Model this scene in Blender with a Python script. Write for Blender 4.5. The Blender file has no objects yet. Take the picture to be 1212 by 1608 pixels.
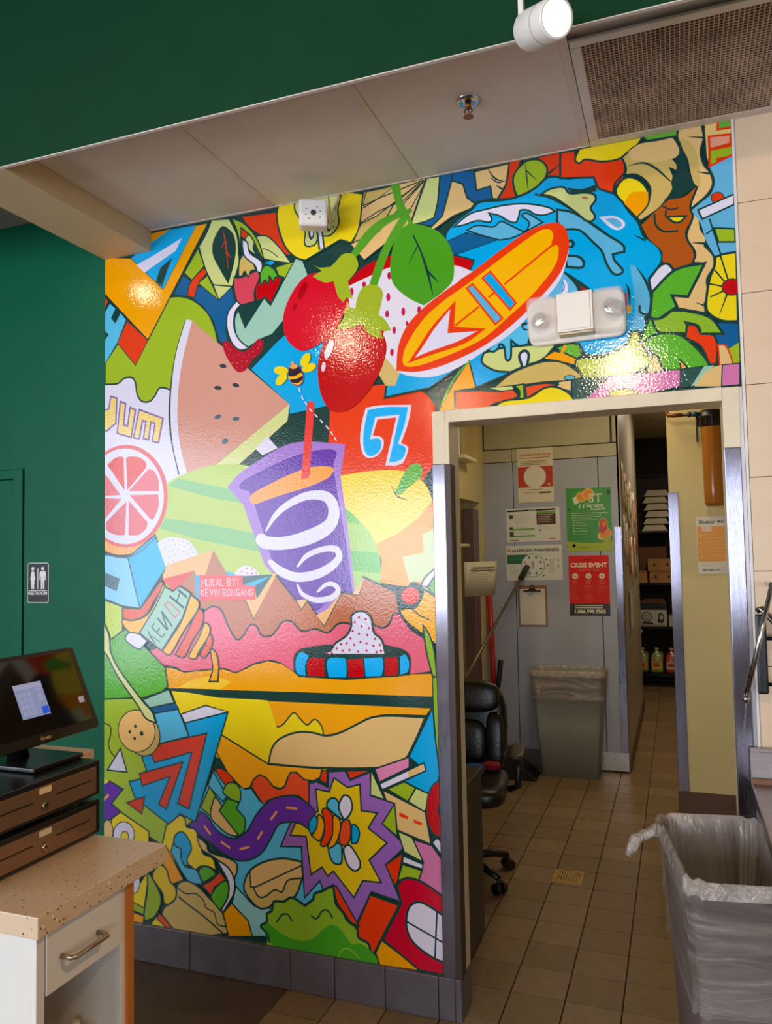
import bpy, bmesh, math, random
from mathutils import Vector, Matrix
random.seed(7)
SC = bpy.context.scene
COL = SC.collection

# ---------------------------------------------------------------- camera
def camera():
    yaw, pitch, roll, fpx = math.radians(20.32), math.radians(3.086), math.radians(-1.057), 1231.0
    cy, sy, cp, sp = math.cos(yaw), math.sin(yaw), math.cos(pitch), math.sin(pitch)
    f = Vector((-sy*cp, cy*cp, sp)); r0 = Vector((cy, sy, 0)); u0 = r0.cross(f)
    r = r0*math.cos(roll) + u0*math.sin(roll); u = -r0*math.sin(roll) + u0*math.cos(roll)
    cam = bpy.data.cameras.new('camera'); o = bpy.data.objects.new('camera', cam); COL.objects.link(o)
    m = Matrix((r, u, -f)).transposed().to_4x4(); m.translation = Vector((0, -2.79, 1.666))
    o.matrix_world = m
    cam.sensor_fit = 'VERTICAL'; cam.sensor_height = 24.0; cam.lens = fpx/1608*24.0
    cam.clip_start = 0.05; cam.clip_end = 100
    SC.camera = o
camera()

# ---------------------------------------------------------------- world, lights, exposure
w = bpy.data.worlds.new('world'); SC.world = w; w.use_nodes = True
w.node_tree.nodes['Background'].inputs[0].default_value = (0.62, 0.74, 1.0, 1)
w.node_tree.nodes['Background'].inputs[1].default_value = .8
vs = SC.view_settings; vs.view_transform = 'Standard'; vs.look = 'None'; vs.gamma = 1; vs.exposure = 0.0
vs.use_curve_mapping = False
SC.cycles.use_denoising = True
SC.cycles.max_bounces = 8; SC.cycles.diffuse_bounces = 4; SC.cycles.glossy_bounces = 4; SC.cycles.transparent_max_bounces = 10
SC.cycles.sample_clamp_indirect = 6; SC.cycles.caustics_reflective = False; SC.cycles.caustics_refractive = False

def area(name, loc, target, sx, sy, power, color):
    l = bpy.data.lights.new(name, 'AREA'); l.shape = 'RECTANGLE'; l.size = sx; l.size_y = sy; l.energy = power; l.color = color
    o = bpy.data.objects.new(name, l); COL.objects.link(o); o.location = loc
    o.rotation_euler = (Vector(target)-Vector(loc)).to_track_quat('-Z', 'Y').to_euler(); return o
def spot(name, loc, target, power, color, angle=70, blend=.6, rad=.05):
    l = bpy.data.lights.new(name, 'SPOT'); l.energy = power; l.color = color; l.spot_size = math.radians(angle)
    l.spot_blend = blend; l.shadow_soft_size = rad
    o = bpy.data.objects.new(name, l); COL.objects.link(o); o.location = loc
    o.rotation_euler = (Vector(target)-Vector(loc)).to_track_quat('-Z', 'Y').to_euler(); return o
WARM = (1.0, .78, .52); DAY = (.78, .87, 1.0)
# daylight through the shop-front glass: left wall and the wall behind the photographer
area('daylight_storefront_left', (-4.97, -5.25, 1.75), (0, -5.25, 1.75), 4.3, 2.4, 200, DAY)
area('daylight_storefront_back', (-2.6, -7.38, 1.75), (-2.6, 0, 1.75), 3.8, 1.6, 200, DAY)
area('daylight_storefront_back_right', (1.6, -7.38, 1.75), (1.6, 0, 1.75), 3.0, 1.6, 95, DAY)
# track and recessed lamps of the dining room
spot('hall_lamp_left', (-2.705, -.742, 3.128), (-2.15, -.0, 2.62), 2.6, WARM, 62, .8, .03)
spot('dining_lamp_middle', (-2.24, -2.5, 3.25), (-1.55, 0, 2.1), 17, WARM, 75, .8, .035)
spot('dining_lamp_far', (-2.2, -5.45, 3.25), (-1.2, 0, 1.9), 34, WARM, 50, .8, .05)
spot('dining_lamp_counter', (.9, -1.9, 3.2), (-1.45, -1.2, .8), 105, (1, .62, .32), 50, .8)
spot('dining_lamp_right', (-.37, -4.4, 3.25), (-.15, 0, 2.1), 135, WARM, 60, .7, .06)
# kitchen ceiling lamps behind the doorway
area('kitchen_lamp', (-.45, 2.2, 3.05), (-.45, 2.2, 0), .5, .8, 11.5, (1, .82, .54))
area('corridor_lamp', (.25, 5.0, 3.05), (.25, 5.0, 0), .4, .8, 17, (1, .86, .66))
spot('column_lamp', (-.1, .5, 3.0), (.15, 2.59, 1.7), 24, (1, .88, .58), 80, .9)

# ---------------------------------------------------------------- materials
def lin(c):
    return tuple((x/255/12.92) if x/255 <= .04045 else ((x/255+.055)/1.055)**2.4 for x in c)
MATS = {}
def mat(name, rgb, rough=.5, metal=0.0, spec=.5, noise=.06, nscale=8, bump=0.0, bscale=60, emit=None, estr=0, alpha=1, aniso=None):
    if name in MATS: return MATS[name]
    m = bpy.data.materials.new(name); m.use_nodes = True; nt = m.node_tree; b = nt.nodes['Principled BSDF']
    c = lin(rgb)
    b.inputs['Roughness'].default_value = rough; b.inputs['Metallic'].default_value = metal
    b.inputs['Specular IOR Level'].default_value = spec; b.inputs['Alpha'].default_value = alpha
    b.inputs['Base Color'].default_value = (*c, 1)
    tc = nt.nodes.new('ShaderNodeTexCoord')
    if noise > 0:
        n = nt.nodes.new('ShaderNodeTexNoise'); n.inputs['Scale'].default_value = nscale; n.inputs['Detail'].default_value = 4
        nt.links.new(tc.outputs['Object'], n.inputs['Vector'])
        if aniso:
            mp = nt.nodes.new('ShaderNodeMapping'); mp.inputs['Scale'].default_value = aniso
            nt.links.new(tc.outputs['Object'], mp.inputs['Vector']); nt.links.new(mp.outputs['Vector'], n.inputs['Vector'])
        r = nt.nodes.new('ShaderNodeMapRange'); r.inputs['From Min'].default_value = .3; r.inputs['From Max'].default_value = .7
        r.inputs['To Min'].default_value = 1-noise; r.inputs['To Max'].default_value = 1+noise
        nt.links.new(n.outputs['Fac'], r.inputs['Value'])
        mx = nt.nodes.new('ShaderNodeVectorMath'); mx.operation = 'SCALE'; mx.inputs[0].default_value = c
        nt.links.new(r.outputs['Result'], mx.inputs['Scale']); nt.links.new(mx.outputs['Vector'], b.inputs['Base Color'])
    if bump > 0:
        n2 = nt.nodes.new('ShaderNodeTexNoise'); n2.inputs['Scale'].default_value = bscale; n2.inputs['Detail'].default_value = 2
        nt.links.new(tc.outputs['Object'], n2.inputs['Vector'])
        if aniso:
            nt.links.new(mp.outputs['Vector'], n2.inputs['Vector'])
        bp = nt.nodes.new('ShaderNodeBump'); bp.inputs['Strength'].default_value = bump; bp.inputs['Distance'].default_value = .002
        nt.links.new(n2.outputs['Fac'], bp.inputs['Height']); nt.links.new(bp.outputs['Normal'], b.inputs['Normal'])
    if emit:
        b.inputs['Emission Color'].default_value = (*lin(emit), 1); b.inputs['Emission Strength'].default_value = estr
    MATS[name] = m; return m

# ---------------------------------------------------------------- mesh builder
class MB:
    def __init__(s): s.v = []; s.f = []; s.m = []; s.sm = []
    def add(s, vs, fs, mi=0, smooth=False):
        o = len(s.v); s.v += [tuple(v) for v in vs]
        for f in fs: s.f.append(tuple(i+o for i in f)); s.m.append(mi); s.sm.append(smooth)
        return s
    def box(s, a, b, mi=0, M=None):
        x0, y0, z0 = a; x1, y1, z1 = b
        vs = [Vector(p) for p in ((x0,y0,z0),(x1,y0,z0),(x1,y1,z0),(x0,y1,z0),(x0,y0,z1),(x1,y0,z1),(x1,y1,z1),(x0,y1,z1))]
        if M: vs = [M @ v for v in vs]
        return s.add(vs, [(0,3,2,1),(4,5,6,7),(0,1,5,4),(1,2,6,5),(2,3,7,6),(3,0,4,7)], mi)
    def cyl(s, p0, p1, r0, r1=None, n=16, mi=0, caps=True):
        r1 = r0 if r1 is None else r1; p0 = Vector(p0); p1 = Vector(p1); d = (p1-p0).normalized()
        a = d.orthogonal().normalized(); b = d.cross(a); vs = []
        for p, r in ((p0, r0), (p1, r1)):
            for i in range(n): t = 2*math.pi*i/n; vs.append(p+a*r*math.cos(t)+b*r*math.sin(t))
        s.add(vs, [(i, (i+1) % n, n+(i+1) % n, n+i) for i in range(n)], mi, True)
        if caps:
            o = len(s.v)-2*n
            s.f.append(tuple(o+i for i in reversed(range(n)))); s.m.append(mi); s.sm.append(False)
            s.f.append(tuple(o+n+i for i in range(n))); s.m.append(mi); s.sm.append(False)
        return s
    def tube(s, pts, r, n=10, mi=0):
        pts = [Vector(p) for p in pts]; vs = []; a = None
        for i, p in enumerate(pts):
            d = (pts[min(i+1, len(pts)-1)]-pts[max(i-1, 0)]).normalized()
            a = d.orthogonal().normalized() if a is None else (a-d*a.dot(d)).normalized()
            b = d.cross(a); rr = r[i] if isinstance(r, (list, tuple)) else r
            for k in range(n): t = 2*math.pi*k/n; vs.append(p+a*rr*math.cos(t)+b*rr*math.sin(t))
        fs = [(i*n+k, i*n+(k+1) % n, (i+1)*n+(k+1) % n, (i+1)*n+k) for i in range(len(pts)-1) for k in range(n)]
        s.add(vs, fs, mi, True); o = len(s.v)-len(pts)*n
        s.f.append(tuple(o+i for i in reversed(range(n)))); s.m.append(mi); s.sm.append(False)
        s.f.append(tuple(o+(len(pts)-1)*n+i for i in range(n))); s.m.append(mi); s.sm.append(False)
        return s
    def lathe(s, c, prof, n=24, mi=0, M=None):
        c = Vector(c); vs = []
        for r, z in prof:
            for i in range(n):
                t = 2*math.pi*i/n; p = Vector((r*math.cos(t), r*math.sin(t), z))
                vs.append(c+(M @ p if M else p))
        fs = [(j*n+i, j*n+(i+1) % n, (j+1)*n+(i+1) % n, (j+1)*n+i) for j in range(len(prof)-1) for i in range(n)]
        return s.add(vs, fs, mi, True)
    def prism(s, pts, d, mi=0, smooth=False):
        d = Vector(d); pts = [Vector(p) for p in pts]; n = len(pts)
        s.add(pts+[p+d for p in pts], [tuple(range(n))[::-1], tuple(range(n, 2*n))], mi)
        o = len(s.v)-2*n
        for i in range(n): s.f.append((o+i, o+(i+1) % n, o+n+(i+1) % n, o+n+i)); s.m.append(mi); s.sm.append(smooth)
        return s
    def mesh(s, name, mats):
        me = bpy.data.meshes.new(name); me.from_pydata(s.v, [], s.f)
        for m in (mats if isinstance(mats, (list, tuple)) else [mats]): me.materials.append(m)
        me.polygons.foreach_set('material_index', s.m); me.polygons.foreach_set('use_smooth', s.sm)
        me.update()
        return me
    def build(s, name, mats, parent=None, bevel=0, loc=None, rot=None, recalc=True, seg=2):
        me = s.mesh(name, mats)
        if recalc:
            bm = bmesh.new(); bm.from_mesh(me); bmesh.ops.recalc_face_normals(bm, faces=bm.faces); bm.to_mesh(me); bm.free()
        o = bpy.data.objects.new(name, me); COL.objects.link(o)
        if parent is not None: o.parent = parent
        if loc: o.location = loc
        if rot: o.rotation_euler = rot
        if bevel:
            b = o.modifiers.new('bevel', 'BEVEL'); b.width = bevel; b.segments = seg; b.limit_method = 'ANGLE'; b.angle_limit = math.radians(50)
            b.harden_normals = False
        return o
def tag(o, label=None, cat=None, group=None, kind=None):
    if label: o['label'] = label
    if cat: o['category'] = cat
    if group: o['group'] = group
    if kind: o['kind'] = kind
    return o
def thing(name, label, cat, loc=(0,0,0), rot=(0,0,0), group=None):
    o = bpy.data.objects.new(name, None); COL.objects.link(o); o.location = loc; o.rotation_euler = rot; o.empty_display_size = .1
    return tag(o, label, cat, group)
def struct(o): o['kind'] = 'structure'; return o
def text_mesh(s, size, bold=0, extrude=0.0, align='CENTER'):
    cu = bpy.data.curves.new('text', 'FONT'); cu.body = s; cu.size = size; cu.align_x = align; cu.align_y = 'CENTER'
    cu.offset = bold; cu.extrude = extrude; cu.resolution_u = 3
    o = bpy.data.objects.new('text', cu); COL.objects.link(o); bpy.context.view_layer.update()
    dg = bpy.context.evaluated_depsgraph_get(); me = bpy.data.meshes.new_from_object(o.evaluated_get(dg))
    v = [x.co.copy() for x in me.vertices]; f = [tuple(p.vertices) for p in me.polygons]
    bpy.data.objects.remove(o); bpy.data.curves.remove(cu); bpy.data.meshes.remove(me); return v, f

CEIL = 3.092

# ================================================================ the setting
M_cream = mat('cream_paint', (226, 208, 176), .45, bump=.1, bscale=40)
M_white = mat('ceiling_white', (214, 202, 190), .8, noise=.03, bump=.25, bscale=180)
M_beam = mat('beam_cream', (204, 178, 140), .6, noise=.03)
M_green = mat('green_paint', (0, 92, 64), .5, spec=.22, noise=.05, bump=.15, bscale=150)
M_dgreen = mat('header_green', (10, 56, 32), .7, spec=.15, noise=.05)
M_grout = mat('grout', (56, 42, 28), .9)
M_tilew = mat('beige_wall_tile', (226, 196, 164), .4, noise=.03, nscale=14, bump=.1)
M_steel = mat('brushed_steel', (132, 128, 140), .14, metal=1, noise=.06, nscale=6, bump=.15, bscale=30, aniso=(20, 20, .6))
M_steelh = mat('brushed_steel_flat', (150, 140, 138), .3, metal=1, noise=.08, nscale=6, bump=.1, bscale=30, aniso=(1, 20, 20))
M_bk = mat('black_plastic', (18, 17, 18), .38, noise=.1)
M_base = mat('slate_base_tile', (92, 86, 92), .42, noise=.14, nscale=12, bump=.3, bscale=40)
M_brown = mat('brown_cove_base', (92, 66, 48), .5, noise=.1)
M_yel = mat('kitchen_yellow', (222, 204, 146), .5, noise=.03, nscale=3)
M_frp = mat('grey_wall_panel', (172, 175, 186), .34, noise=.05, nscale=3, bump=.3, bscale=120)
M_frpu = mat('cream_wall_panel', (188, 182, 150), .4, noise=.04, nscale=3, bump=.2, bscale=120)
M_seam = mat('dark_seam', (58, 50, 40), .7)
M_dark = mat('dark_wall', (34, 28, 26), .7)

def boxes(name, mats, lst, parent=None, bevel=0):
    b = MB()
    for x in lst: b.box(*x)
    return b.build(name, mats, parent, bevel)

# floor: slab, kitchen quarry tiles one by one, dark dining floor
floor = struct(boxes('floor', M_grout, [((-1.468, -1.2, -.08), (1.3, 7.9, -.005)), ((-1.8, 5.9, -.08), (-1.468, 7.9, -.005))]))
P = .2035; TX0, TY0 = -1.468, .04
protos = []
for k, c in enumerate(((142, 116, 84), (136, 110, 79), (149, 122, 90), (139, 113, 80))):
    m = mat('quarry_tile_%d' % k, c, .36, noise=.10, nscale=16, bump=.3, bscale=70)
    protos.append(MB().box((.0029, .0029, -.008), (P-.0029, P-.0029, 0)).mesh('tile', m))
def tile(x, y, kind='floor_tile', par=floor):
    o = bpy.data.objects.new(kind, random.choice(protos)); COL.objects.link(o); o.parent = par
    o.location = (x, y, random.uniform(-.0004, .0004)); return o
for i in range(9):
    for j in range(-6, 17):
        x, y = TX0+i*P, TY0+j*P
        if y+P > -.0 and y < .14 and (x < -.84 or x > .17): 
            if y > 0 or True:
                if x < -.99 and y > -.1: continue
        tile(x, y)
for i in range(5, 8):
    for j in range(17, 36): tile(TX0+i*P, TY0+j*P)
struct(boxes('floor_dining', mat('dining_floor', (86, 68, 56), .45, noise=.18, nscale=7, bump=.2), [((-5.0, -7.4, -.08), (-1.468, 0, 0)), ((-1.468, -7.4, -.08), (4, -1.2, 0))]))
drain = thing('floor_drain', 'small square brass-coloured floor drain set in the kitchen tiles', 'drain', (-.583, 1.37, 0))
md = mat('tarnished_brass', (196, 160, 86), .45, metal=.4, noise=.3, nscale=60)
b = MB()
for a in ((-.073, -.083, .073, -.068), (-.073, .068, .073, .083), (-.073, -.068, -.058, .068), (.058, -.068, .073, .068)): b.box((a[0], a[1], .0005), (a[2], a[3], .004))
b.build('frame', md, drain)
b = MB()
for k in range(9): b.box((-.056+k*.0127, -.067, .0005), (-.056+k*.0127+.007, .067, .003))
for k in range(5): b.box((-.057, -.056+k*.026, .0006), (.057, -.050+k*.026, .0034))
b.build('grate', md, drain)
MB().box((-.058, -.068, .0002), (.058, .068, .0008)).build('drain_pit', M_dark, drain)

# mural wall with the doorway
struct(boxes('wall_back', M_cream, [((-2.346, 0, 0), (-.79, .116, 4.5)), ((-.79, 0, 2.15), (.156, .116, 4.5)), ((.156, 0, 0), (4, .116, 4.5))]))
# green wall left of the mural with its restroom door
struct(boxes('wall_left', M_green, [((-2.80, -.001, 0), (-2.346, .12, 4.5)), ((-5, -.001, 2.09), (-2.80, .12, 4.5)), ((-5, -.001, 0), (-3.78, .12, 2.09))]))
d = struct(boxes('door_1', M_green, [((-3.72, .03, 0), (-2.868, .07, 2.045))]))
boxes('door_frame', M_green, [((-2.866, -.003, 0), (-2.812, .11, 2.09)), ((-3.776, .002, 2.047), (-2.866, .11, 2.0895)), ((-3.776, -.006, 0), (-3.722, .11, 2.047))], d, .003)
MB().box((-3.64, .025, .95), (-3.60, .03, 1.1)).cyl((-3.62, -.03, 1.02), (-3.62, .03, 1.02), .01).cyl((-3.62, -.03, 1.02), (-3.52, -.03, 1.02), .009).build('door_handle', M_steel, d)
# enclosure of the dining room
struct(boxes('wall_storefront', M_cream, [((-5.12, -7.5, 0), (-5, 0, .5)), ((-5.12, -7.5, 3.0), (-5, 0, 4.5)), ((-5.12, -3.0, .5), (-5, 0, 3.0))]))
struct(boxes('wall_front', M_cream, [((-5.12, -7.5, 0), (4, -7.4, .95)), ((-5.12, -7.5, 2.6), (4, -7.4, 4.5)), ((-5.12, -7.5, .95), (-4.6, -7.4, 2.6)), ((-.6, -7.5, .95), (0, -7.4, 2.6)), ((3.2, -7.5, .95), (4, -7.4, 2.6))]))
struct(boxes('wall_right', M_cream, [((4, -7.5, 0), (4.1, .1, 4.5))]))
struct(boxes('ceiling_dining', mat('dining_ceiling', (60, 62, 58), .8), [((-5.1, -7.5, 4.5), (4.1, .1, 4.6))]))
# green bulkhead above the low ceiling
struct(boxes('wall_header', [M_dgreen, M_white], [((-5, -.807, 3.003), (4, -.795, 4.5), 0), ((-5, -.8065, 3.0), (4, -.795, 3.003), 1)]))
# low ceiling: tiles in a grid
ceil = struct(boxes('ceiling', M_white, [((-2.10, -.795, CEIL+.012), (4, 0, CEIL+.03))]))
for x0, x1 in ((-2.098, -1.515), (-1.493, -.897), (-.873, -.262), (.385, 1.0), (1.02, 1.62)):
    boxes('ceiling_tile', M_white, [((x0, -.79, CEIL), (x1, -.006, CEIL+.012))], ceil, .0015)
for x in (-1.504, -.885, -.2505, .3735, 1.01):
    boxes('ceiling_rail', mat('rail_white', (210, 196, 180), .6), [((x-.012, -.79, CEIL-.002), (x+.012, -.002, CEIL+.002))], ceil)
boxes('ceiling_edge', mat('rail_white', (210, 196, 180), .6), [((-2.10, -.012, CEIL-.004), (1.6, -.0, CEIL+.002))], ceil)
struct(boxes('trim_1', M_beam, [((-2.346, -.795, 3.0), (-2.10, .0, 3.25))]))
struct(boxes('ceiling_hall', mat('hall_ceiling', (150, 146, 138), .85, noise=.12, nscale=90), [((-5, -.795, 3.24), (-2.346, 0, 3.27))]))

# doorway casing
cas = struct(boxes('door_2', M_cream, [((-.838, -.018, 1.99), (-.788, .0, 2.192)), ((.156, -.018, 1.99), (.207, .0, 2.192)), ((-.788, -.018, 2.15), (.156, .0, 2.194))], None, .003))
boxes('jamb_liner', M_cream, [((-.790, -.018, .15), (-.774, .116, 2.15)), ((.154, -.018, 0), (.158, .116, 2.15)), ((-.79, -.018, 2.148), (.158, .116, 2.154))], cas, .002)
g1 = boxes('corner_guard', M_steel, [((-.840, -.0235, .152), (-.791, .0, 1.995))], cas, .0025); g1['label'] = 'brushed steel corner guard'
boxes('guard_edge', mat('steel_dark_reflection', (60, 42, 34), .5), [((-.7915, -.0225, .152), (-.7705, .040, 1.993))], cas)  # steel side leaf, its dark reflection painted in as brown
g1 = boxes('corner_guard', M_steel, [((.153, -.0245, .03), (.204, .0, 1.992))], cas, .0025); g1['label'] = 'brushed steel corner guard'
boxes('guard_lip', mat('guard_lip', (168, 160, 164), .35, metal=.6), [((.204, -.016, .03), (.2155, .0, 2.19))], cas)
# white edge strip and beige tiles right of the mural
struct(boxes('trim_2', mat('edge_white', (226, 220, 214), .35), [((.2165, -.014, 1.03), (.2255, .0, CEIL))]))
wt = struct(boxes('wall_tiled', M_grout, [((.2255, -.004, 0), (2.5, -.0005, CEIL))]))
for k in range(-5, 6):
    z0 = 1.59+k*.3025
    for i in range(3):
        x0 = .227+i*.61; z1 = min(z0+.3015, CEIL-.002)
        if z0 < CEIL-.02: boxes('wall_tile', M_tilew, [((x0, -.011, max(z0, .01)+.0008), (x0+.608, -.004, z1))], wt, .0012)
# slate cove base
bs = struct(boxes('baseboard_back', M_grout, [((-2.346, -.013, 0), (-.80, .0, .146)), ((-.80, -.0, 0), (-.779, .112, .146))]))
xs = [-2.36, -1.907, -1.454, -1.268, -1.064, -.86, -.797]
for a, c in zip(xs, xs[1:]): boxes('base_tile', M_base, [((a+.0015, -.019, .001), (c-.0015, -.0, .15))], bs, .003)
boxes('base_tile', M_base, [((-.797, -.019, .001), (-.774, .116, .15))], bs, .003)
struct(boxes('baseboard_left', M_base, [((-2.80, -.016, 0), (-2.362, -.001, .15))]))

# ---------------- kitchen shell
struct(boxes('wall_kitchen_left', M_yel, [((-1.57, .116, 0), (-1.45, 2.52, 3.1)), ((-1.57, 3.26, 0), (-1.45, 3.41, 3.1)), ((-1.57, 2.52, 2.06), (-1.45, 3.26, 2.34)), ((-1.57, 2.52, 2.34), (-1.53, 3.26, 3.1)), ((-1.8, 2.52, 0), (-1.75, 3.26, 2.06)), ((-1.75, 2.44, 0), (-1.57, 2.52, 2.06)), ((-1.75, 3.26, 0), (-1.57, 3.34, 2.06)), ((-1.75, 2.44, 2.06), (-1.57, 3.34, 2.1))]))
cool = struct(boxes('wall_kitchen_back', M_seam, [((-1.57, 3.424, 0), (-.40, 3.56, 3.1))]))
def panel(x0, z0, x1, z1, m=M_frp): return boxes('wall_panel', m, [((x0, 3.41, z0), (x1, 3.424, z1))], cool, .002)
panel(-1.45, .13, -1.214, 2.381); panel(-1.208, .13, -.556, 2.381); panel(-.550, .13, -.412, 2.381)
panel(-1.45, 2.387, -1.222, 2.484, M_frpu); panel(-1.216, 2.387, -.412, 2.484, M_frpu); panel(-1.44, 2.492, -.455, 3.1, M_frpu); panel(-.44, 2.492, -.412, 3.1, M_frpu)
boxes('cove_base', mat('grey_cove_base', (110, 98, 92), .5), [((-1.45, 3.405, 0), (-.60, 3.424, .13))], cool, .003)
boxes('kick_plate', mat('kick_plate', (186, 182, 176), .3, metal=.7), [((-.60, 3.400, .012), (-.392, 3.424, .145))], cool, .002)
MB().cyl((-.57, 3.398, .1), (-.57, 3.402, .1), .004).cyl((-.50, 3.398, .1), (-.50, 3.402, .1), .004).cyl((-.57, 3.398, .04), (-.57, 3.402, .04), .004).cyl((-.42, 3.398, .05), (-.42, 3.402, .05), .004).build('screw', M_seam, cool)
g = boxes('corner_guard', M_steel, [((-.446, 3.402, .145), (-.395, 3.424, 1.84)), ((-.400, 3.402, .145), (-.392, 3.45, 1.84))], cool, .002); g['label'] = 'brushed steel corner guard'
struct(boxes('wall_corridor_left', mat('corridor_panel', (176, 166, 150), .36, noise=.06, bump=.2), [((-.412, 3.424, 0), (-.392, 5.97, 3.1)), ((-1.6, 5.90, 0), (-.412, 5.97, 3.1)), ((-1.7, 5.97, 0), (-1.6, 7.9, 3.1))]))
struct(boxes('baseboard_corridor', M_brown, [((-.392, 3.43, 0), (-.380, 5.97, .10))]))
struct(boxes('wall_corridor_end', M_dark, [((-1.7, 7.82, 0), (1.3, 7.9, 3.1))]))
colw = struct(boxes('wall_column', M_yel, [((-.04, 2.59, 0), (1.2, 2.8, 3.1))]))
g = boxes('corner_guard', M_steel, [((-.043, 2.583, .13), (.016, 2.590, 2.03)), ((-.046, 2.583, .13), (-.040, 2.66, 2.03))], colw, .0015); g['label'] = 'brushed steel corner guard'
struct(boxes('baseboard_column', M_brown, [((-.05, 2.575, 0), (1.2, 2.59, .135))]))
struct(boxes('wall_kitchen_right', M_yel, [((1.2, .116, 0), (1.3, 7.9, 3.1))]))
struct(boxes('ceiling_kitchen', mat('kitchen_ceiling', (206, 198, 178), .8), [((-1.6, .116, 3.1), (1.3, 7.9, 3.15))]))
# ---------------------------------------------------------------- the mural (flat vinyl print on the wall, half-millimetre wall coordinates x,z)
PAL = dict(bg=(24,64,60),bg2=(52,95,98),dkg=(38,84,78),wht=(228,222,242),wh2=(232,224,236),nvy=(12,95,153),lim=(161,188,37),lim2=(173,200,54),lim3=(173,200,54),lm2=(145,188,46),lm3=(183,194,70),lbl=(87,192,233),lbl2=(138,208,251),lbw=(94,182,222),lb3=(101,180,220),dor=(231,58,15),og=(249,164,0),cyd=(0,171,233),cyn=(11,181,251),pal=(210,216,135),pal2=(209,218,158),pnk2=(218,72,90),dtn=(212,181,100),red=(200,7,20),grn=(92,180,43),mnt=(159,204,184),wml_glare=(218,155,137),rnd=(218,222,146),sed=(44,62,70),sed2=(70,108,122),str=(182,11,40),pnk=(239,102,129),ylp=(247,215,121),prp2=(140,106,173),hil=(188,210,96),hls=(137,196,124),ogl=(251,170,78),sal=(231,87,85),gfr=(233,64,51),pk2=(233,98,107),hlf=(198,218,72),lil2=(183,115,194),tn2=(245,186,119),bng=(194,122,84),brn=(196,113,72),brn2=(182,87,22),rdo=(241,61,14),ylw=(251,217,60),hls2=(107,188,71),og3=(255,161,17),hil2=(166,204,83),grs=(105,180,52),lav=(170,125,210),prp=(104,48,171),ogc=(255,161,60),stw=(241,66,61),sal2=(241,81,79),og2=(251,170,18),yl2=(255,204,52),yel=(245,216,25),yel2=(231,199,26),tn3=(233,192,125),tn4=(241,205,126),ket=(235,80,39),tan=(231,188,121),osh=(245,160,88),lil=(156,104,192),pkh=(228,136,184),pk3=(218,120,173),red2=(194,0,11),crm=(206,0,45),mt2=(150,210,210),gr2=(71,167,37),cok=(255,203,123),spn=(222,224,146),ylh=(255,182,28),mag=(200,20,83),lf=(76,159,31),lf2=(87,163,38),rd3=(220,16,43),rd4=(180,4,20),clx=(166,184,38),rd5=(196,7,19),dt2=(218,185,111),bee=(50,36,50),yls=(255,185,0),rose=(241,162,133))  # watermelon flesh and its sed2 seeds have window glare painted into the colour
LAB = {"letter_sign_motif": "printed orange slab lettering with blue and white bars", "seed_pod_motif": "printed green seed pods and papaya slices", "watermelon_motif": "printed watermelon wedge with dark seeds, paled pink by glare painted into the colour", "lettered_card_motif": "printed block letters on a white patch", "hill_motif": "printed striped green hills", "grapefruit_motif": "printed grapefruit half with pink segments", "cube_motif": "printed blue cube with a dark slot", "dotted_bump_motif": "printed white bumps with purple dots", "mountain_motif": "printed brown mountain range", "apple_motif": "printed red and yellow apples", "music_note_motif": "printed blue and white music note on the red apple", "smoothie_cup_motif": "printed purple smoothie cup with white swirl and red straw", "artist_sign_motif": "printed red panel lettered MURAL BY: KEVIN BONGANG", "salami_motif": "printed pink salami layer of the sandwich", "sandwich_motif": "printed long sandwich with cheese and mustard", "sauce_motif": "printed mustard and ketchup drips", "road_motif": "printed purple winding road with orange dashes", "starburst_motif": "printed yellow and purple starburst with a striped bee", "bread_strip_motif": "printed strips of bread and cut vegetables", "gift_motif": "printed crimson shape with a white paned window", "salad_motif": "printed lettuce, hot dog and sandwich pieces", "bent_arrow_motif": "printed blue and red bent arrows", "purple_patch_motif": "printed purple patches and white rings by the counter", "hot_dog_motif": "printed hot dog bun with salad", "cookie_spoon_motif": "printed cookie on a pale spoon handle", "honey_jar_motif": "printed honey jar lettered HONEY", "toucan_motif": "printed toucan head with yellow beak", "striped_tray_motif": "printed red and blue striped tray with a speckled mound", "kiwi_motif": "printed kiwi and yellow disc under the ceiling", "striped_fan_motif": "printed tan fan of leaves", "wave_motif": "printed curling blue wave with foam", "dragonfruit_motif": "printed white dragonfruit with red rind and seeds", "berry_motif": "printed pair of red berries on green stems with a leaf", "bee_motif": "printed small bee with a dashed white trail", "surfboard_motif": "printed orange and yellow surfboard", "bread_landscape_motif": "printed tan loaf and peppers above the doorway", "palm_leaf_motif": "printed green palm leaves"}
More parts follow.
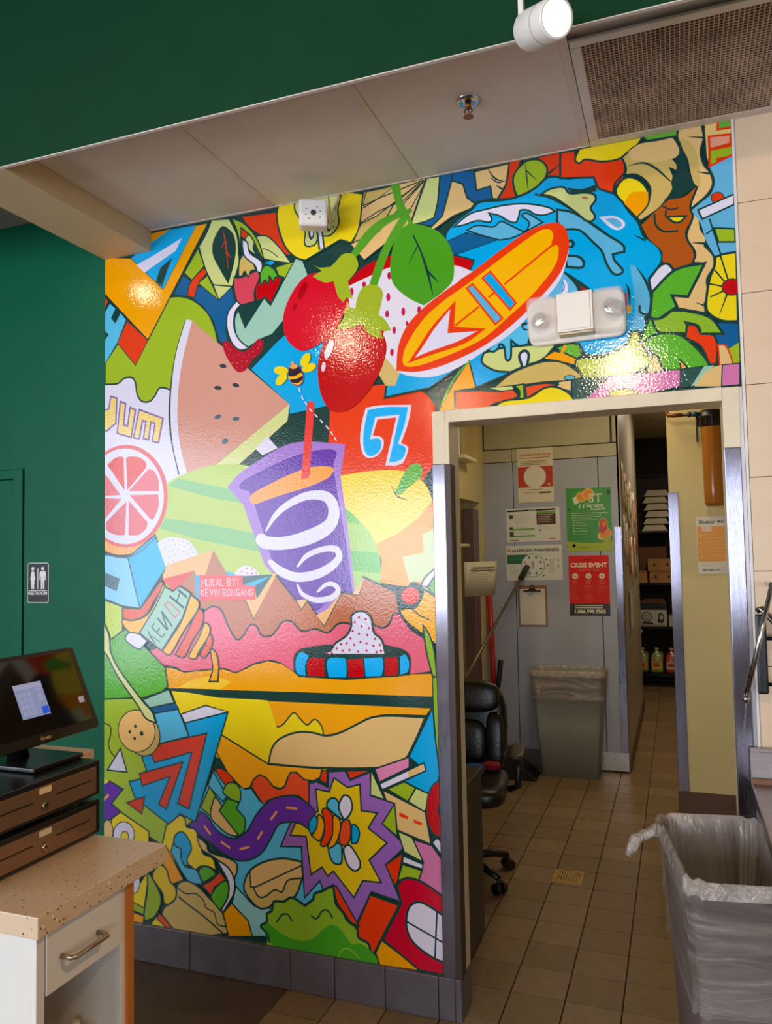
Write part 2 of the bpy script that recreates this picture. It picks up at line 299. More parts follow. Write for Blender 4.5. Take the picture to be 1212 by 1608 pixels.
DATA = """
#background_panel
P bg 0 bg -5469,7906 1399,6274 1092,-378 -5401,-1970
#letter_sign_motif
P wht 0 bg -4693,5013 -3705,4914 -3712,3853 -4692,3896
P nvy 12 bg -3874,5743 -3779,5674 -3795,5635 -3391,5566 -3362,5441 -3423,5368 -3455,5237 -3441,5115 -3517,5124 -3577,5306 -3670,5440 -3796,5539 -3972,5590
F lim 15 bg -4693,5070! -4556,5226! -4004,5573! -3891,5561 -3764,5507 -3639,5395 -3570,5265 -3533,5125! -3534,4977! -3896,4633! -3992,4757! -4056,4786 -4121,4790 -4163,4731 -4220,4685 -4303,4695 -4350,4762 -4369,4868 -4411,4912 -4488,4911 -4556,4872 -4693,4878!
P lbl 8 bg -4694,5529 -4642,5601 -4581,5550 -4521,5500 -4462,5428 -4559,5234 -4685,5072 -4702,5074
P bg 0 bg -4581,5546 -4521,5498 -4581,5411 -4628,5463
P bg 0 bg -4694,5359 -4652,5320 -4694,5273
P dor 7 bg -4703,5674 -4656,5621 -4703,5544
P dor 8 bg -4453,5420 -4235,5221 -4366,5015 -4559,5234
P og 13 bg -4703,6028 -4410,5974 -4077,5653 -3744,6159 -3621,6159 -4235,5221 -4703,5695
P og 0 bg -4385,6058 -4216,6159 -4002,6167 -4200,6072
P cyd 0 bg -4410,5974 -4200,6079 -4002,6164 -3741,6158 -4077,5653
P wht 0 bg -4354,5904 -4200,5952 -3885,6069 -3946,5969 -4271,5825
P bg 0 bg -4101,5845 -3978,5914 -4028,5821 -4089,5673 -4154,5729
#seed_pod_motif
P lim 10 bg -3722,5955 -3660,5794 -3787,5689 -3861,5762
P lim 10 bg -3629,5708 -3522,5482 -3724,5653
F dor 12 bg -3835,5558! -3795,5676 -3668,5779! -3624,5734! -3716,5651 -3761,5531!
F pal 13 bg -3586,6178! -3642,6066 -3714,5967! -3652,5766 -3575,5618! -3391,5579! -3328,5759 -3328,5840 -3341,6004 -3416,6159!
F bg 0 bg -3478,6108 -3549,6037 -3580,5960 -3573,5863 -3512,5745 -3429,5605! -3374,5766 -3354,5898 -3379,6024
V dor -3479,6070,3 -3456,5982,10 -3442,5871,10 -3432,5734,3
V dor -3456,5975,9 -3498,5913,3
V dor -3442,5877,9 -3401,5821,3
P pal 10 bg -3575,5618 -3391,5579 -3522,5482
P dor 12 bg -3302,6160 -2952,6140 -2954,6021 -2898,5853 -2834,5758 -2899,5774 -3043,5916 -3190,6020 -3264,6099
P dor 8 bg -3310,6080 -3232,5997 -3273,5963 -3308,5992
F pal 12 bg -3168,5969! -3057,5951 -2941,5833 -2842,5693! -2986,5732 -3111,5773!
C bg 7 -3103,5859 -3029,5821 -2957,5759
F pal 10 bg -3220,5995 -3168,5949 -3192,5872 -3148,5799! -3229,5865 -3266,5951
F lim 12 bg -3393,6162! -3265,6086 -3146,5932 -3086,5743! -3133,5823 -3206,5969 -3303,6065! -3312,5837! -3333,6016
P cyd 8 bg -3089,5737 -3015,5745 -2986,5721 -3031,5701
F pnk2 13 bg -3372,5657! -3314,5642 -3142,5684! -3135,5610 -3181,5510 -3174,5390! -3265,5337 -3332,5397 -3376,5564
F dtn 12 bg -3332,5662! -3320,5785 -3267,5833 -3208,5781 -3167,5688! -3216,5682 -3239,5636 -3272,5690 -3299,5654
F wht 12 bg -3293,5962! -3244,5928 -3222,5837 -3114,5747 -3119,5668 -3152,5669 -3178,5730 -3267,5810 -3289,5888
P lim 10 bg -2987,5682 -2827,5704 -2699,5717 -2858,5558 -2959,5612
F red 13 bg -3168,5535 -3120,5595 -2959,5605 -2937,5563 -3031,5391! -3092,5452! -3164,5386!
F grn 12 bg -3121,5548! -3127,5649 -3075,5711 -3002,5671 -2959,5596! -2995,5597 -3010,5564 -3043,5617 -3054,5553 -3083,5590
F mnt 10 bg -2769,5780! -3035,5372! -3092,5443! -3273,5216! -3335,5370! -3371,5294 -3349,5145 -3260,5044! -3126,5106 -3023,5131! -2913,5238! -2814,5421! -2694,5580!
P bg 0 bg -3344,5412 -3092,5443 -3273,5216
F wht 13 bg -3349,5452! -3431,5369 -3447,5250 -3403,5111 -3328,5038 -3238,5042! -3334,5130 -3379,5242 -3365,5361 -3313,5414!
P cyd 0 bg -3217,4865 -2980,5063 -2907,5113 -2693,5147 -2156,4709 -2160,4462 -2522,4510 -2872,4469 -2871,4546
#watermelon_motif
F bg 0 bg -3852,5360! -3950,5090 -4004,4820 -4025,4575 -4006,4341 -3931,4038! -3883,4036! -3976,4571 -3926,5018 -3829,5351!
F wht 0 bg -3844,5359! -3942,5089 -3991,4819 -4006,4546 -3978,4271 -3907,4010! -3820,4005! -3865,4467 -3781,5338!
F wml 0 bg -3784,5338! -3875,5040 -3924,4772 -3935,4472 -3898,4226 -3828,4006! -3587,4086! -2871,4546!
P rnd 0 bg -2871,4546 -2893,4413 -3344,4086 -3602,4074
F sed 0 bg -3452,4910 -3460,4902 -3478,4900 -3499,4905 -3514,4916 -3518,4927 -3510,4935 -3492,4937 -3471,4932 -3456,4922
F sed 0 bg -3499,4734 -3507,4725 -3526,4722 -3549,4726 -3566,4735 -3572,4746 -3564,4755 -3545,4758 -3522,4754 -3505,4745
F sed 0 bg -3333,4736 -3342,4729 -3360,4728 -3380,4735 -3394,4746 -3397,4757 -3388,4765 -3370,4766 -3350,4759 -3336,4748
F sed2 0 bg -3504,4506 -3507,4495 -3521,4485 -3541,4480 -3560,4482 -3571,4490 -3568,4502 -3554,4512 -3534,4517 -3515,4515
F sed2 0 bg -3333,4468 -3339,4458 -3355,4452 -3375,4452 -3392,4458 -3399,4468 -3394,4477 -3378,4483 -3357,4483 -3340,4477
F sed2 0 bg -3445,4305 -3442,4292 -3451,4278 -3468,4269 -3487,4268 -3500,4275 -3502,4288 -3493,4302 -3476,4311 -3457,4312
F str 0 bg -3490,5120! -3425,5116 -3365,5053 -3290,5018 -3215,5050 -3148,5111 -3100,5077! -3127,5001 -3201,4949 -3247,4894 -3277,4858 -3352,4859 -3427,4953 -3472,5038
D pnk 5 -3441,5061 -3426,5006 -3381,4988 -3336,4997 -3291,4978 -3238,4986 -3201,5009 -3156,5030 -3134,5067 -3397,4936 -3351,4932 -3306,4940 -3261,4936 -3352,4892 -3306,4894 -3456,5097 -3186,4967 -3411,5045
P wht 0 bg -3076,4303 -2983,4200 -3122,4151 -3187,4207
#lettered_card_motif
P ylp 15 prp2 -4728,4646 -4650,4654 -4628,4765 -4564,4743 -4576,4521 -4667,4464 -4727,4462
P ylp 15 prp2 -4525,4710 -4471,4688 -4491,4500 -4449,4486 -4423,4649 -4366,4624 -4412,4386 -4559,4433
P ylp 15 prp2 -4328,4623 -4082,4527 -4130,4320 -4192,4337 -4163,4490 -4207,4504 -4229,4354 -4284,4367 -4257,4513 -4293,4525 -4329,4368 -4387,4381
#hill_motif
F hil 0 bg -4051,3956! -3995,3994 -3899,4030 -3679,4085 -3465,4099 -3285,4080 -3196,4051! -2387,3684! -2256,3569 -2154,3420 -2117,3286 -2119,3069! -3150,2944! -4063,3073! -4174,3533!
P hls 0 bg -4035,3949 -3931,4004 -3711,3953 -3436,3894 -3287,3809 -3280,3763 -3589,3821 -3900,3908
P hls 0 bg -4061,3672 -3590,3597 -3209,3524 -3145,3368 -3714,3479 -4117,3588
#grapefruit_motif
F ogl 0 bg -4081,3815 -4102,3675 -4163,3550 -4258,3452 -4378,3389 -4514,3369 -4651,3394 -4776,3463 -4877,3570 -4943,3703 -4966,3851 -4944,3997 -4878,4126 -4777,4226 -4651,4285 -4513,4299 -4377,4268 -4256,4194 -4161,4087 -4101,3957
F sal 0 bg -4036,3858 -4057,3724 -4117,3604 -4211,3510 -4330,3451 -4463,3432 -4599,3456 -4722,3523 -4822,3625 -4887,3754 -4909,3895 -4888,4035 -4823,4159 -4723,4254 -4599,4311 -4463,4324 -4328,4293 -4209,4222 -4115,4119 -4056,3994
F wht 0 bg -4076,3858 -4096,3733 -4152,3622 -4239,3534 -4350,3478 -4475,3461 -4601,3484 -4716,3546 -4809,3642 -4869,3761 -4890,3893 -4870,4024 -4810,4139 -4717,4227 -4601,4280 -4474,4292 -4349,4264 -4238,4198 -4150,4102 -4095,3985
F gfr 0 bg -4480,3928! -4667,4161! -4590,4213 -4522,4226 -4491,4214!
F gfr 0 bg -4454,3927! -4466,4212! -4421,4219 -4321,4204 -4254,4151 -4263,4104!
F pk2 0 bg -4438,3919! -4230,4102! -4173,4078 -4127,3994 -4128,3905!
F pk2 0 bg -4429,3884! -4133,3878! -4128,3776 -4182,3669 -4215,3670!
F pk2 0 bg -4438,3836! -4243,3644! -4256,3590 -4338,3537 -4441,3537!
F pk2 0 bg -4463,3830! -4475,3541! -4573,3543 -4675,3588 -4678,3658!
F pk2 0 bg -4513,3853! -4692,3686! -4744,3772 -4744,3863 -4692,3871!
F pk2 0 bg -4522,3888! -4692,3889! -4744,3982 -4736,4052 -4684,4078!
#cube_motif
P hlf 10 bg -4691,2977 -4505,2923 -4505,2718 -4691,2592
P lbl2 12 bg -4700,3373 -4447,3345 -4323,2908 -4505,2930 -4700,2991
P cyn 12 bg -4447,3345 -4166,3533 -4054,3281 -4059,3245 -4323,2908
C sed2 12 -4692,3379 -4556,3349 -4447,3345 -4306,3400 -4158,3512
P sed2 0 bg -4700,3223 -4530,3163 -4564,3053 -4700,3105
#dotted_bump_motif
F wht 0 bg -4142,3464! -4061,3503 -3965,3507 -3839,3478 -3762,3403 -3734,3347! -3809,3318 -4062,3265!
D lil2 5 -4078,3463 -4029,3482 -3981,3488 -3934,3487 -3886,3472 -3839,3451 -3800,3417 -4062,3422 -4013,3441 -3966,3447 -3918,3446 -3871,3425 -3824,3404 -3777,3377 -4030,3388 -3982,3401 -3934,3400 -3887,3385 -3840,3365 -4014,3341 -3966,3353 -3919,3346 -4030,3301 -3982,3307 -3809,3337
F wht 0 bg -3412,3182! -3337,3246 -3263,3260 -3190,3225 -3155,3173!
D pnk2 8 -3323,3213 -3278,3239 -3271,3200 -3227,3232 -3227,3196 -3191,3199
#mountain_motif
P tn2 0 bg -4087,3160 -4054,3274 -3589,3393 -3670,3184 -3763,3185
P bng 0 bg -3589,3393 -3454,3182 -3673,3180
P cyn 0 bg -3465,3221 -3368,3185 -3463,3182
P gfr 0 bg -4098,3156 -3778,3224 -3873,3112 -3975,3049
F bng 0 bg -3778,3227! -3729,3138! -3730,2980! -3842,3046! -3920,3099! -3888,3126!
#apple_motif
F rdo 0 bg -2516,4491! -2374,4454! -2184,4625! -2105,4632 -1975,4620 -1847,4588 -1723,4522 -1660,4426! -1665,4038! -1705,3932 -1788,3829! -2451,3885! -2534,4215!
P bg 0 bg -1768,3876 -1679,3991 -1682,3860 -1738,3821
F ylw 0 bg -2463,3946! -2249,3968 -2039,3972 -1886,3954! -1787,3889 -1726,3814 -1689,3706! -1870,3521 -2154,3396! -2256,3532 -2414,3685!
P hls2 0 bg -2400,3685 -2282,3564 -2395,3586
P og3 0 bg -2154,3408 -1972,3488 -1818,3591 -1697,3720 -1666,3719 -1681,3068 -1879,3081 -2127,3117 -2104,3286
F hil2 0 bg -2407,3697! -2308,3620 -2204,3506 -2141,3383 -2115,3262 -2118,3105! -2398,3021!
P hls2 0 bg -2400,3694 -2334,3645 -2282,3567 -2395,3586
P hls2 0 bg -2372,3370 -2142,3345 -2115,3262 -2117,3187 -2355,3210
P pal2 0 bg -1777,3477 -1665,3521 -1674,3127 -1891,3122 -1940,3310 -1771,3340
F grs 0 bg -1991,3796! -1925,3920 -1873,3990 -1809,4012 -1770,3972 -1776,3912 -1838,3861 -1951,3776!
V bg -2018,3855,3 -1973,3771,11 -1888,3735,3
#music_note_motif
F wht 0 bg -2215,4463! -2093,4472 -1843,4455! -1875,4313 -1933,4169! -1887,4146 -1881,4106 -1915,4028 -1974,4004 -2064,4009! -1967,4369! -2121,4365! -2162,4242! -2106,4234 -2073,4199 -2083,4135 -2135,4082 -2205,4074 -2247,4113 -2268,4212 -2252,4342
F cyn 0 bg -2198,4444! -2050,4456 -1871,4441! -1900,4315 -1958,4167! -1912,4148 -1895,4115 -1923,4053 -1974,4032 -2033,4030! -1941,4388! -2138,4386! -2185,4217! -2115,4218 -2093,4184 -2100,4136 -2144,4094 -2196,4089 -2230,4128 -2241,4210 -2226,4332
#smoothie_cup_motif
F lav 0 bg -3451,3907! -3345,4007 -3196,4090 -3034,4171 -2904,4221 -2762,4237 -2596,4222 -2392,4191! -2436,3947! -2394,3635! -2359,3327! -2329,3027! -2424,3045! -2534,2947! -2624,2835! -2671,2897! -3004,3147! -3117,3275! -3303,3757!
F prp 0 bg -3339,3896 -3301,3953 -3167,4011 -2992,4078 -2792,4137 -2596,4163 -2487,4152 -2466,4117 -2491,4060! -2496,4012! -2459,3786! -2392,3389! -2351,3039! -2438,3048! -2657,2897! -2836,2958! -3003,3172! -3115,3506! -3199,3753! -3250,3865!
F ogc 0 bg -3243,3794 -3213,3844 -3081,3903 -2908,3971 -2723,4025 -2585,4032 -2500,4013 -2503,3975 -2559,3928 -2726,3873 -2909,3831 -3082,3787 -3199,3757
P stw 0 bg -2727,4432 -2720,4533 -2695,4559 -2660,4547 -2651,4515 -2704,3951 -2777,3933
V wht -3097,3537,13 -3012,3656,44 -2896,3741,55 -2727,3804,66 -2561,3790,82 -2497,3688,93 -2537,3565,104 -2703,3482,115 -2914,3437,104 -3086,3441,104 -3141,3468,104
V wht -3059,3287,44 -2974,3216,71 -2833,3165,73 -2666,3182,73 -2529,3243,66 -2460,3316,57 -2486,3378,51 -2595,3380,44 -2733,3333,40 -2818,3249,18
V wht -2820,3102,16 -2779,3033,33 -2669,2986,42 -2533,3002,46 -2471,3058,42 -2504,3104,37 -2572,3105,33 -2644,3052,18
#mountain_motif
P tn2 0 bg -3288,2988 -3216,2839 -3024,3198 -3208,2995
P tn2 0 bg -3384,3020 -3024,3204 -3238,2892
F brn 15 bg -3733,2993! -3288,2988! -3216,2839! -3024,3198! -2836,2983! -2788,2915! -2738,2983! -2593,2787! -2444,3045! -2299,3027! -2257,3161! -1994,3045! -1972,2890! -2023,2878 -2049,2818 -2102,2776 -2191,2804! -2375,2802! -2415,2811 -2482,2800 -2564,2734 -2673,2761 -2783,2740 -2880,2817 -2958,2809 -3037,2717 -3095,2693 -3153,2709 -3195,2778 -3254,2777 -3328,2680 -3387,2673 -3461,2787 -3520,2903 -3596,2931 -3657,2905 -3726,2908!
P tn2 0 bg -2833,2983 -2736,2990 -2788,2915
P tn2 0 bg -2660,2866 -2593,2789 -2444,3045 -2561,2916
P tn2 0 bg -2351,3033 -2299,3026 -2250,3163
P tn2 0 bg -3288,2992 -3216,2838 -3000,3198 -3060,3192 -3186,2992
P bg2 0 bg -3316,3177 -3039,3188 -3186,2992 -3206,3097 -3317,3097
P cyn 0 bg -3309,3108 -3053,3179 -3206,3094
#artist_sign_motif
P sal2 0 bg -3747,3188 -3316,3181 -3317,3104 -3199,3097 -3196,2986 -3749,2978
P cyn 0 bg -3766,3185 -3726,3188 -3733,2980 -3764,2983
L wht 6 -3703,3090 -3700,3152 -3684,3116 -3668,3153 -3666,3092
L wht 6 -3657,3154 -3658,3104 -3642,3092 -3626,3105 -3626,3155
L wht 6 -3613,3094 -3612,3155 -3586,3147 -3586,3131 -3613,3124 -3581,3095
L wht 6 -3568,3095 -3552,3157 -3536,3096
L wht 6 -3562,3120 -3541,3121
L wht 6 -3523,3158 -3523,3097 -3497,3098
L wht 6 -3458,3099 -3457,3160 -3431,3152 -3434,3137 -3458,3130 -3427,3119 -3432,3100 -3458,3099
L wht 6 -3413,3162 -3398,3132 -3382,3163
L wht 6 -3398,3132 -3398,3101
L wht 6 -3364,3142 -3364,3154
L wht 6 -3365,3109 -3364,3121
L wht 6 -3709,3016 -3709,3072
L wht 6 -3678,3072 -3709,3041 -3678,3016
L wht 6 -3640,3072 -3665,3072 -3666,3016 -3640,3016
L wht 6 -3665,3044 -3645,3044
L wht 6 -3622,3072 -3607,3016 -3591,3072
L wht 6 -3574,3072 -3574,3016
L wht 6 -3564,3016 -3564,3072 -3536,3016 -3536,3072
L wht 6 -3501,3016 -3501,3072 -3476,3063 -3478,3049 -3501,3044 -3471,3033 -3476,3016 -3501,3016
L wht 6 -3459,3027 -3458,3060 -3443,3072 -3428,3060 -3429,3027 -3444,3016 -3459,3027
L wht 6 -3416,3016 -3416,3071 -3389,3016 -3388,3071
L wht 6 -3344,3060 -3359,3071 -3374,3060 -3374,3027 -3359,3016 -3344,3027 -3344,3041 -3359,3041
L wht 6 -3332,3016 -3317,3071 -3303,3016
L wht 6 -3327,3038 -3307,3038
L wht 6 -3290,3016 -3290,3071 -3264,3016 -3263,3071
L wht 6 -3219,3060 -3234,3071 -3248,3060 -3249,3027 -3234,3016 -3220,3027 -3219,3041 -3234,3041
#salami_motif
F pnk 15 bg -4497,2603! -4505,2555 -4472,2448 -4390,2369 -4291,2346 -4194,2369 -4113,2418 -4018,2428 -3939,2411 -3877,2387 -3630,2415 -3494,2426 -3390,2397 -3301,2432 -3213,2473 -3083,2502 -2983,2486 -2858,2416 -2747,2389! -1906,2431! -1726,2461! -1753,2623 -1782,2704 -1886,2773 -1972,2890! -2023,2878 -2049,2818 -2102,2776 -2191,2804! -2375,2802! -2415,2811 -2482,2800 -2564,2734 -2673,2761 -2783,2740 -2880,2817 -2958,2809 -3037,2717 -3095,2693 -3153,2709 -3195,2778 -3254,2777 -3328,2680 -3387,2673 -3461,2787 -3520,2903 -3596,2931 -3657,2905 -3750,2836! -4161,2577 -4324,2560 -4455,2611
#sandwich_motif
P og2 12 bg -4074,2413 -4042,2242 -3100,2260 -1721,2281 -1722,2452 -1893,2432 -2277,2394 -2747,2382 -2858,2416 -2983,2486 -3083,2502 -3213,2473 -3301,2432 -3390,2397 -3494,2426 -3630,2415 -3877,2387 -4002,2422
F yl2 0 bg -3940,2253! -3846,2303 -3691,2352 -3540,2353 -3361,2303 -3215,2260!
P og2 0 bg -3097,2499 -2969,2480 -2844,2410 -2761,2382 -1726,2447 -1723,2282 -3100,2263 -3540,2254 -3184,2461
P yel 10 bg -4011,2230 -3101,2194 -2858,2199 -2572,2206 -2581,1679 -2812,1679 -3560,1703 -3841,1867
F og2 12 bg -3094,2190! -1731,2200! -1776,2139! -2076,2129 -2205,2105 -2309,2057 -2456,1977 -2610,1943! -2623,2003 -2656,2050 -2697,2060 -2752,2017 -2821,2071 -2862,2106 -2911,2066 -2961,2008 -3018,1990 -3067,2052
F tn3 16 bg -3095,1695! -3062,1815 -2991,1895 -2850,1953 -2712,1961 -2590,1944 -2469,1976 -2323,2050 -2205,2105 -2051,2125 -1786,2127! -1853,1978 -1931,1831! -2007,1776 -2160,1735 -2421,1709 -2689,1695 -2895,1692
P bg 0 bg -3100,2260 -1721,2281 -1725,2202 -3541,2190 -4027,2236
P yel 0 bg -3115,2187 -3092,2188 -3018,1986 -3119,1862
#sauce_motif
F ket 13 bg -3252,1502! -3230,1560 -3179,1602 -3122,1588 -3052,1519 -2989,1508 -2946,1540 -2910,1635 -2854,1643 -2742,1588! -2737,1376! -2829,1465 -2968,1452 -3110,1403 -3132,1357!
P og2 13 bg -3558,1910 -3092,1689 -2628,1690 -2646,1623 -2704,1592 -2783,1596 -2847,1646 -2903,1639 -2931,1591 -2950,1534 -2989,1508 -3052,1519 -3119,1585 -3179,1602 -3230,1560 -3264,1495 -3325,1477 -3405,1540 -3471,1598 -3612,1810
P dor 10 bg -2587,1685 -2589,1582 -2649,1601 -2628,1675
#road_motif
P lbl 0 bg -3386,1290 -3111,1353 -2480,1328 -2490,735 -3091,571 -3248,574 -3413,700 -3389,890 -3610,1028 -3760,1203
P lbl 12 bg -3340,1470 -3253,1490 -3136,1348 -3314,1141 -3306,1248 -3385,1328
P lbl 0 bg -3760,1229 -3606,1600 -3311,1472 -3111,1353 -3314,1122 -3624,1229
P lbl 12 bg -3655,1481 -3603,1594 -3473,1408 -3515,1360
P lim 12 bg -3726,1296 -3637,1470 -3555,1363 -3624,1232
F tan 13 bg -3608,1345 -3562,1375 -3373,1101! -3461,1107 -3564,1166 -3631,1235
F dor 12 bg -3576,1602 -3538,1624 -3471,1598 -3413,1539 -3457,1498 -3502,1507
F lm2 12 bg -3502,1469 -3457,1517 -3383,1510 -3348,1444 -3373,1366 -3502,1424
F grn 13 bg -3473,1389! -3370,1367 -3385,1315 -3313,1247 -3321,1147 -3370,1107! -3548,1287!
#starburst_motif
P lil 13 bg -2574,1673 -2434,1690 -2396,1622 -2228,1697 -2228,1523 -2038,1482 -2130,1318 -1954,1181 -2117,1027 -2005,773 -2235,815 -2362,565 -2548,828 -2616,739 -2661,843 -2792,698 -2814,1081 -2994,1064 -2901,1263 -2743,1266 -2742,1569 -2677,1589 -2576,1553
P yel2 13 bg -2528,1629 -2416,1566 -2315,1599 -2308,1404 -2179,1399 -2252,1280 -2105,1188 -2250,1046 -2157,892 -2305,888 -2378,755 -2546,929 -2593,885 -2639,948 -2735,880 -2771,1164 -2909,1159 -2859,1261 -2667,1364 -2684,1532 -2570,1521
P dor 12 bg -2421,1691 -2238,1705 -2396,1628
#road_motif
F prp 15 bg -3868,1167! -3776,1176! -3722,1265! -3654,1227 -3579,1133 -3461,1082 -3373,1094 -3285,1163 -3211,1282 -3110,1390 -3010,1442 -2871,1461 -2761,1422 -2687,1356! -2750,1223! -2832,1260 -2929,1258 -3013,1227 -3085,1109 -3157,1003 -3258,936 -3375,913 -3521,956 -3640,1025 -3776,1100
L osh 18 -3692,1153 -3632,1089
L osh 18 -3535,1043 -3450,1002
L osh 18 -3362,1003 -3272,1030
L osh 18 -3199,1097 -3155,1164
L osh 18 -3080,1260 -3023,1331
L osh 18 -2941,1369 -2847,1368
#starburst_motif
F lbl 15 bg -2592,1413 -2571,1463 -2517,1474 -2465,1401 -2451,1313! -2546,1370
F wht 15 bg -2491,1429 -2450,1504 -2398,1491 -2380,1421 -2407,1359 -2447,1320! -2482,1376
F lbl 15 bg -2583,1091 -2563,1129 -2483,1138 -2471,1080 -2479,996 -2538,989 -2571,1033
F wht 15 bg -2457,1105 -2404,1135 -2328,1037 -2329,978 -2375,952 -2433,1001
F cyd 13 bg -2750,1230 -2736,1291 -2694,1332 -2668,1274 -2696,1211 -2730,1186!
F og 13 bg -2667,1340 -2627,1314 -2615,1243 -2656,1143 -2724,1174! -2679,1249
F rdo 13 bg -2633,1374 -2585,1392 -2533,1311 -2548,1202 -2603,1113 -2650,1117 -2615,1207 -2614,1291
F og 13 bg -2539,1346 -2480,1305 -2495,1196 -2536,1120 -2590,1102 -2548,1202
F ket 13 bg -2467,1300 -2414,1325 -2395,1277 -2403,1182 -2444,1130 -2493,1158
F cyd 13 bg -2386,1284 -2349,1288 -2324,1237 -2345,1165 -2391,1151!
#bread_strip_motif
P pkh 12 bg -2192,1723 -1994,1800 -1916,1832 -1917,1753 -2156,1627
P cyd 12 bg -1918,1832 -1728,2196 -1715,2010 -1683,1725 -1701,1650 -1758,1570 -1960,1651 -1791,1740
P wht 12 bg -2156,1615 -1802,1797 -1788,1740 -2135,1573
P tn3 0 bg -1931,1723 -1808,1785 -1799,1744 -1928,1681
P pal 12 bg -2221,1709 -2116,1502 -2231,1527
P lim 10 bg -2093,1582 -1960,1646 -1871,1609 -1935,1506
P pal 10 bg -1867,1609 -1761,1570 -1803,1443 -1931,1507
P tn3 12 bg -2131,1573 -1801,1443 -1760,1214 -2023,1290 -2038,1482 -2104,1496
P rdo 0 bg -2002,1421 -1934,1399 -1940,1375 -2002,1392
P rdo 0 bg -1893,1380 -1827,1363 -1830,1340 -1891,1357
P lim 12 bg -2038,1478 -2022,1243 -2140,1324
P pal 12 bg -2017,1283 -1896,1245 -1826,1081 -1970,1136
P wht 10 bg -1977,1106 -1826,1064 -1831,1029 -1984,1060
P lim 10 bg -1985,1045 -1829,1017 -1861,940 -2022,932
P dor 12 bg -1980,1126 -2025,922 -2048,883 -2120,1026
P pk3 12 bg -1900,1236 -1754,1206 -1666,1097 -1666,838 -1863,942 -1831,1026 -1823,1084
F red2 10 bg -1585,1484 -1592,1422 -1607,1365 -1631,1319 -1660,1288 -1692,1275 -1723,1281 -1751,1306 -1773,1348 -1787,1403 -1791,1464 -1784,1527 -1768,1584 -1744,1631 -1715,1662 -1683,1674 -1651,1667 -1623,1641 -1602,1599 -1589,1544
F bg 0 bg -1648,1472 -1654,1446 -1669,1429 -1688,1427 -1703,1441 -1708,1466 -1702,1492 -1686,1510 -1667,1511 -1653,1497
F wht 12 bg -1753,1231! -1710,1261 -1675,1214 -1679,1140!
P lm2 10 bg -1722,2577 -1688,2532 -1682,2070 -1663,1727 -1683,1725 -1707,1953 -1722,2200
F og2 0 bg -3111,2514! -3097,2514! -3112,2501!
P rdo 16 bg -2246,794 -2017,748 -2224,371 -2273,373 -2276,435 -2360,478 -2343,585
F rdo 14 bg -2551,818! -2524,821! -2340,551! -2405,570 -2448,620 -2513,695
P og 16 bg -2161,477 -1850,303 -2180,291 -2212,376
#gift_motif
F crm 18 bg -2033,883! -1987,937 -1912,953 -1796,920 -1646,831! -1652,302! -1867,305! -2149,482! -1998,764!
F wht 18 bg -1963,659 -1939,745 -1871,791 -1784,772 -1628,693! -1636,378! -1778,416 -1907,491 -1957,572
L bg 13 -1963,639 -1647,514
L bg 13 -1727,746 -1749,407
#salad_motif
P mt2 12 bg -3398,709 -3233,576 -3063,580 -3079,463 -3094,364 -3265,338 -3299,456 -3436,573
F dtn 16 bg -3324,735 -3271,845 -3150,926 -2981,975 -2812,970! -2803,858! -2868,706 -2968,649 -3052,623 -3120,578 -3205,574 -3308,663
P tan 0 bg -3268,831 -3150,916 -2981,965 -2818,957 -2815,936 -3221,733 -3264,728
F tan 0 bg -3230,710! -2824,925! -2813,857 -2899,832 -2950,797 -2980,727 -3051,726 -3136,671 -3196,670!
L bg 12 -3271,838 -3264,721 -3221,726 -2815,940
C bg 13 -3238,716 -3196,656 -3136,663 -3051,726 -2984,720 -2933,813 -2804,847
F lm2 20 bg -3069,607 -3052,638 -2968,649 -2901,687 -2787,642! -2721,696 -2704,741 -2639,771 -2551,811 -2529,693 -2467,631 -2436,579 -2359,534 -2345,467 -2268,436 -2247,377 -2209,362 -2183,284! -2631,254! -3140,291! -3122,381 -3176,431 -3121,475 -3121,534 -3078,562
F gr2 0 bg -3121,468! -2988,400 -2856,369 -2742,394 -2644,479 -2563,533 -2485,502 -2408,415 -2315,422 -2209,349 -2192,282! -2631,269! -3073,301! -3156,405
C bg 13 -3037,480 -2986,545 -2936,552 -2900,507
C bg 13 -2739,572 -2691,558 -2642,621 -2594,628 -2555,577
C lm2 10 -2512,301 -2471,364 -2409,366 -2340,314
C bg 15 -3181,430 -3122,381 -3098,319
#bent_arrow_motif
P lim2 0 bg -4699,2129 -4275,2148 -3848,1840 -3760,1229 -4071,953 -4230,1014 -4698,965
P grn 13 bg -4699,2592 -4505,2712 -4455,2733 -4066,2420 -4038,2262 -4098,2214 -4292,2156 -4699,2126
P mnt 10 bg -4289,2139 -4031,2234 -3975,2131 -4219,2075
P nvy 10 bg -4211,2076 -3964,2127 -3933,2080 -4174,2029
P lbl 12 bg -4174,2031 -3938,2078 -3830,1857 -4124,1781 -4147,1940
P wht 12 bg -3910,2038 -3670,2122 -3460,2081 -3871,1966
P cyd 13 bg -3871,1969 -3460,2079 -3776,1176 -3922,1229 -4008,1117 -4277,1265 -4375,1322 -4432,1446 -4317,1476 -4253,1557 -4301,1659 -4116,1784 -3833,1861
P dor 13 bg -4209,1698 -4108,1787 -3661,1897 -3836,1276 -3944,1308 -3803,1737 -4172,1626
P dor 13 bg -4326,1521 -3893,1649 -4058,1252 -4130,1287 -4019,1522 -4297,1422
P dor 12 bg -4457,1268 -4274,1335 -4302,1190
P wht 13 bg -4522,1717 -4453,1524 -4659,1525
L lim3 11 -4698,1239 -4698,1238
L bg 10 -4614,1247 -4523,1189 -4230,1053 -4227,949
L bg 10 -4055,1123 -4095,963
#purple_patch_motif
P prp 13 bg -4706,1407 -4631,1433 -4494,1378 -4614,1247 -4519,1189 -4622,1113 -4706,1095
P ylw 0 bg -4707,1461 -4643,1428 -4706,1394
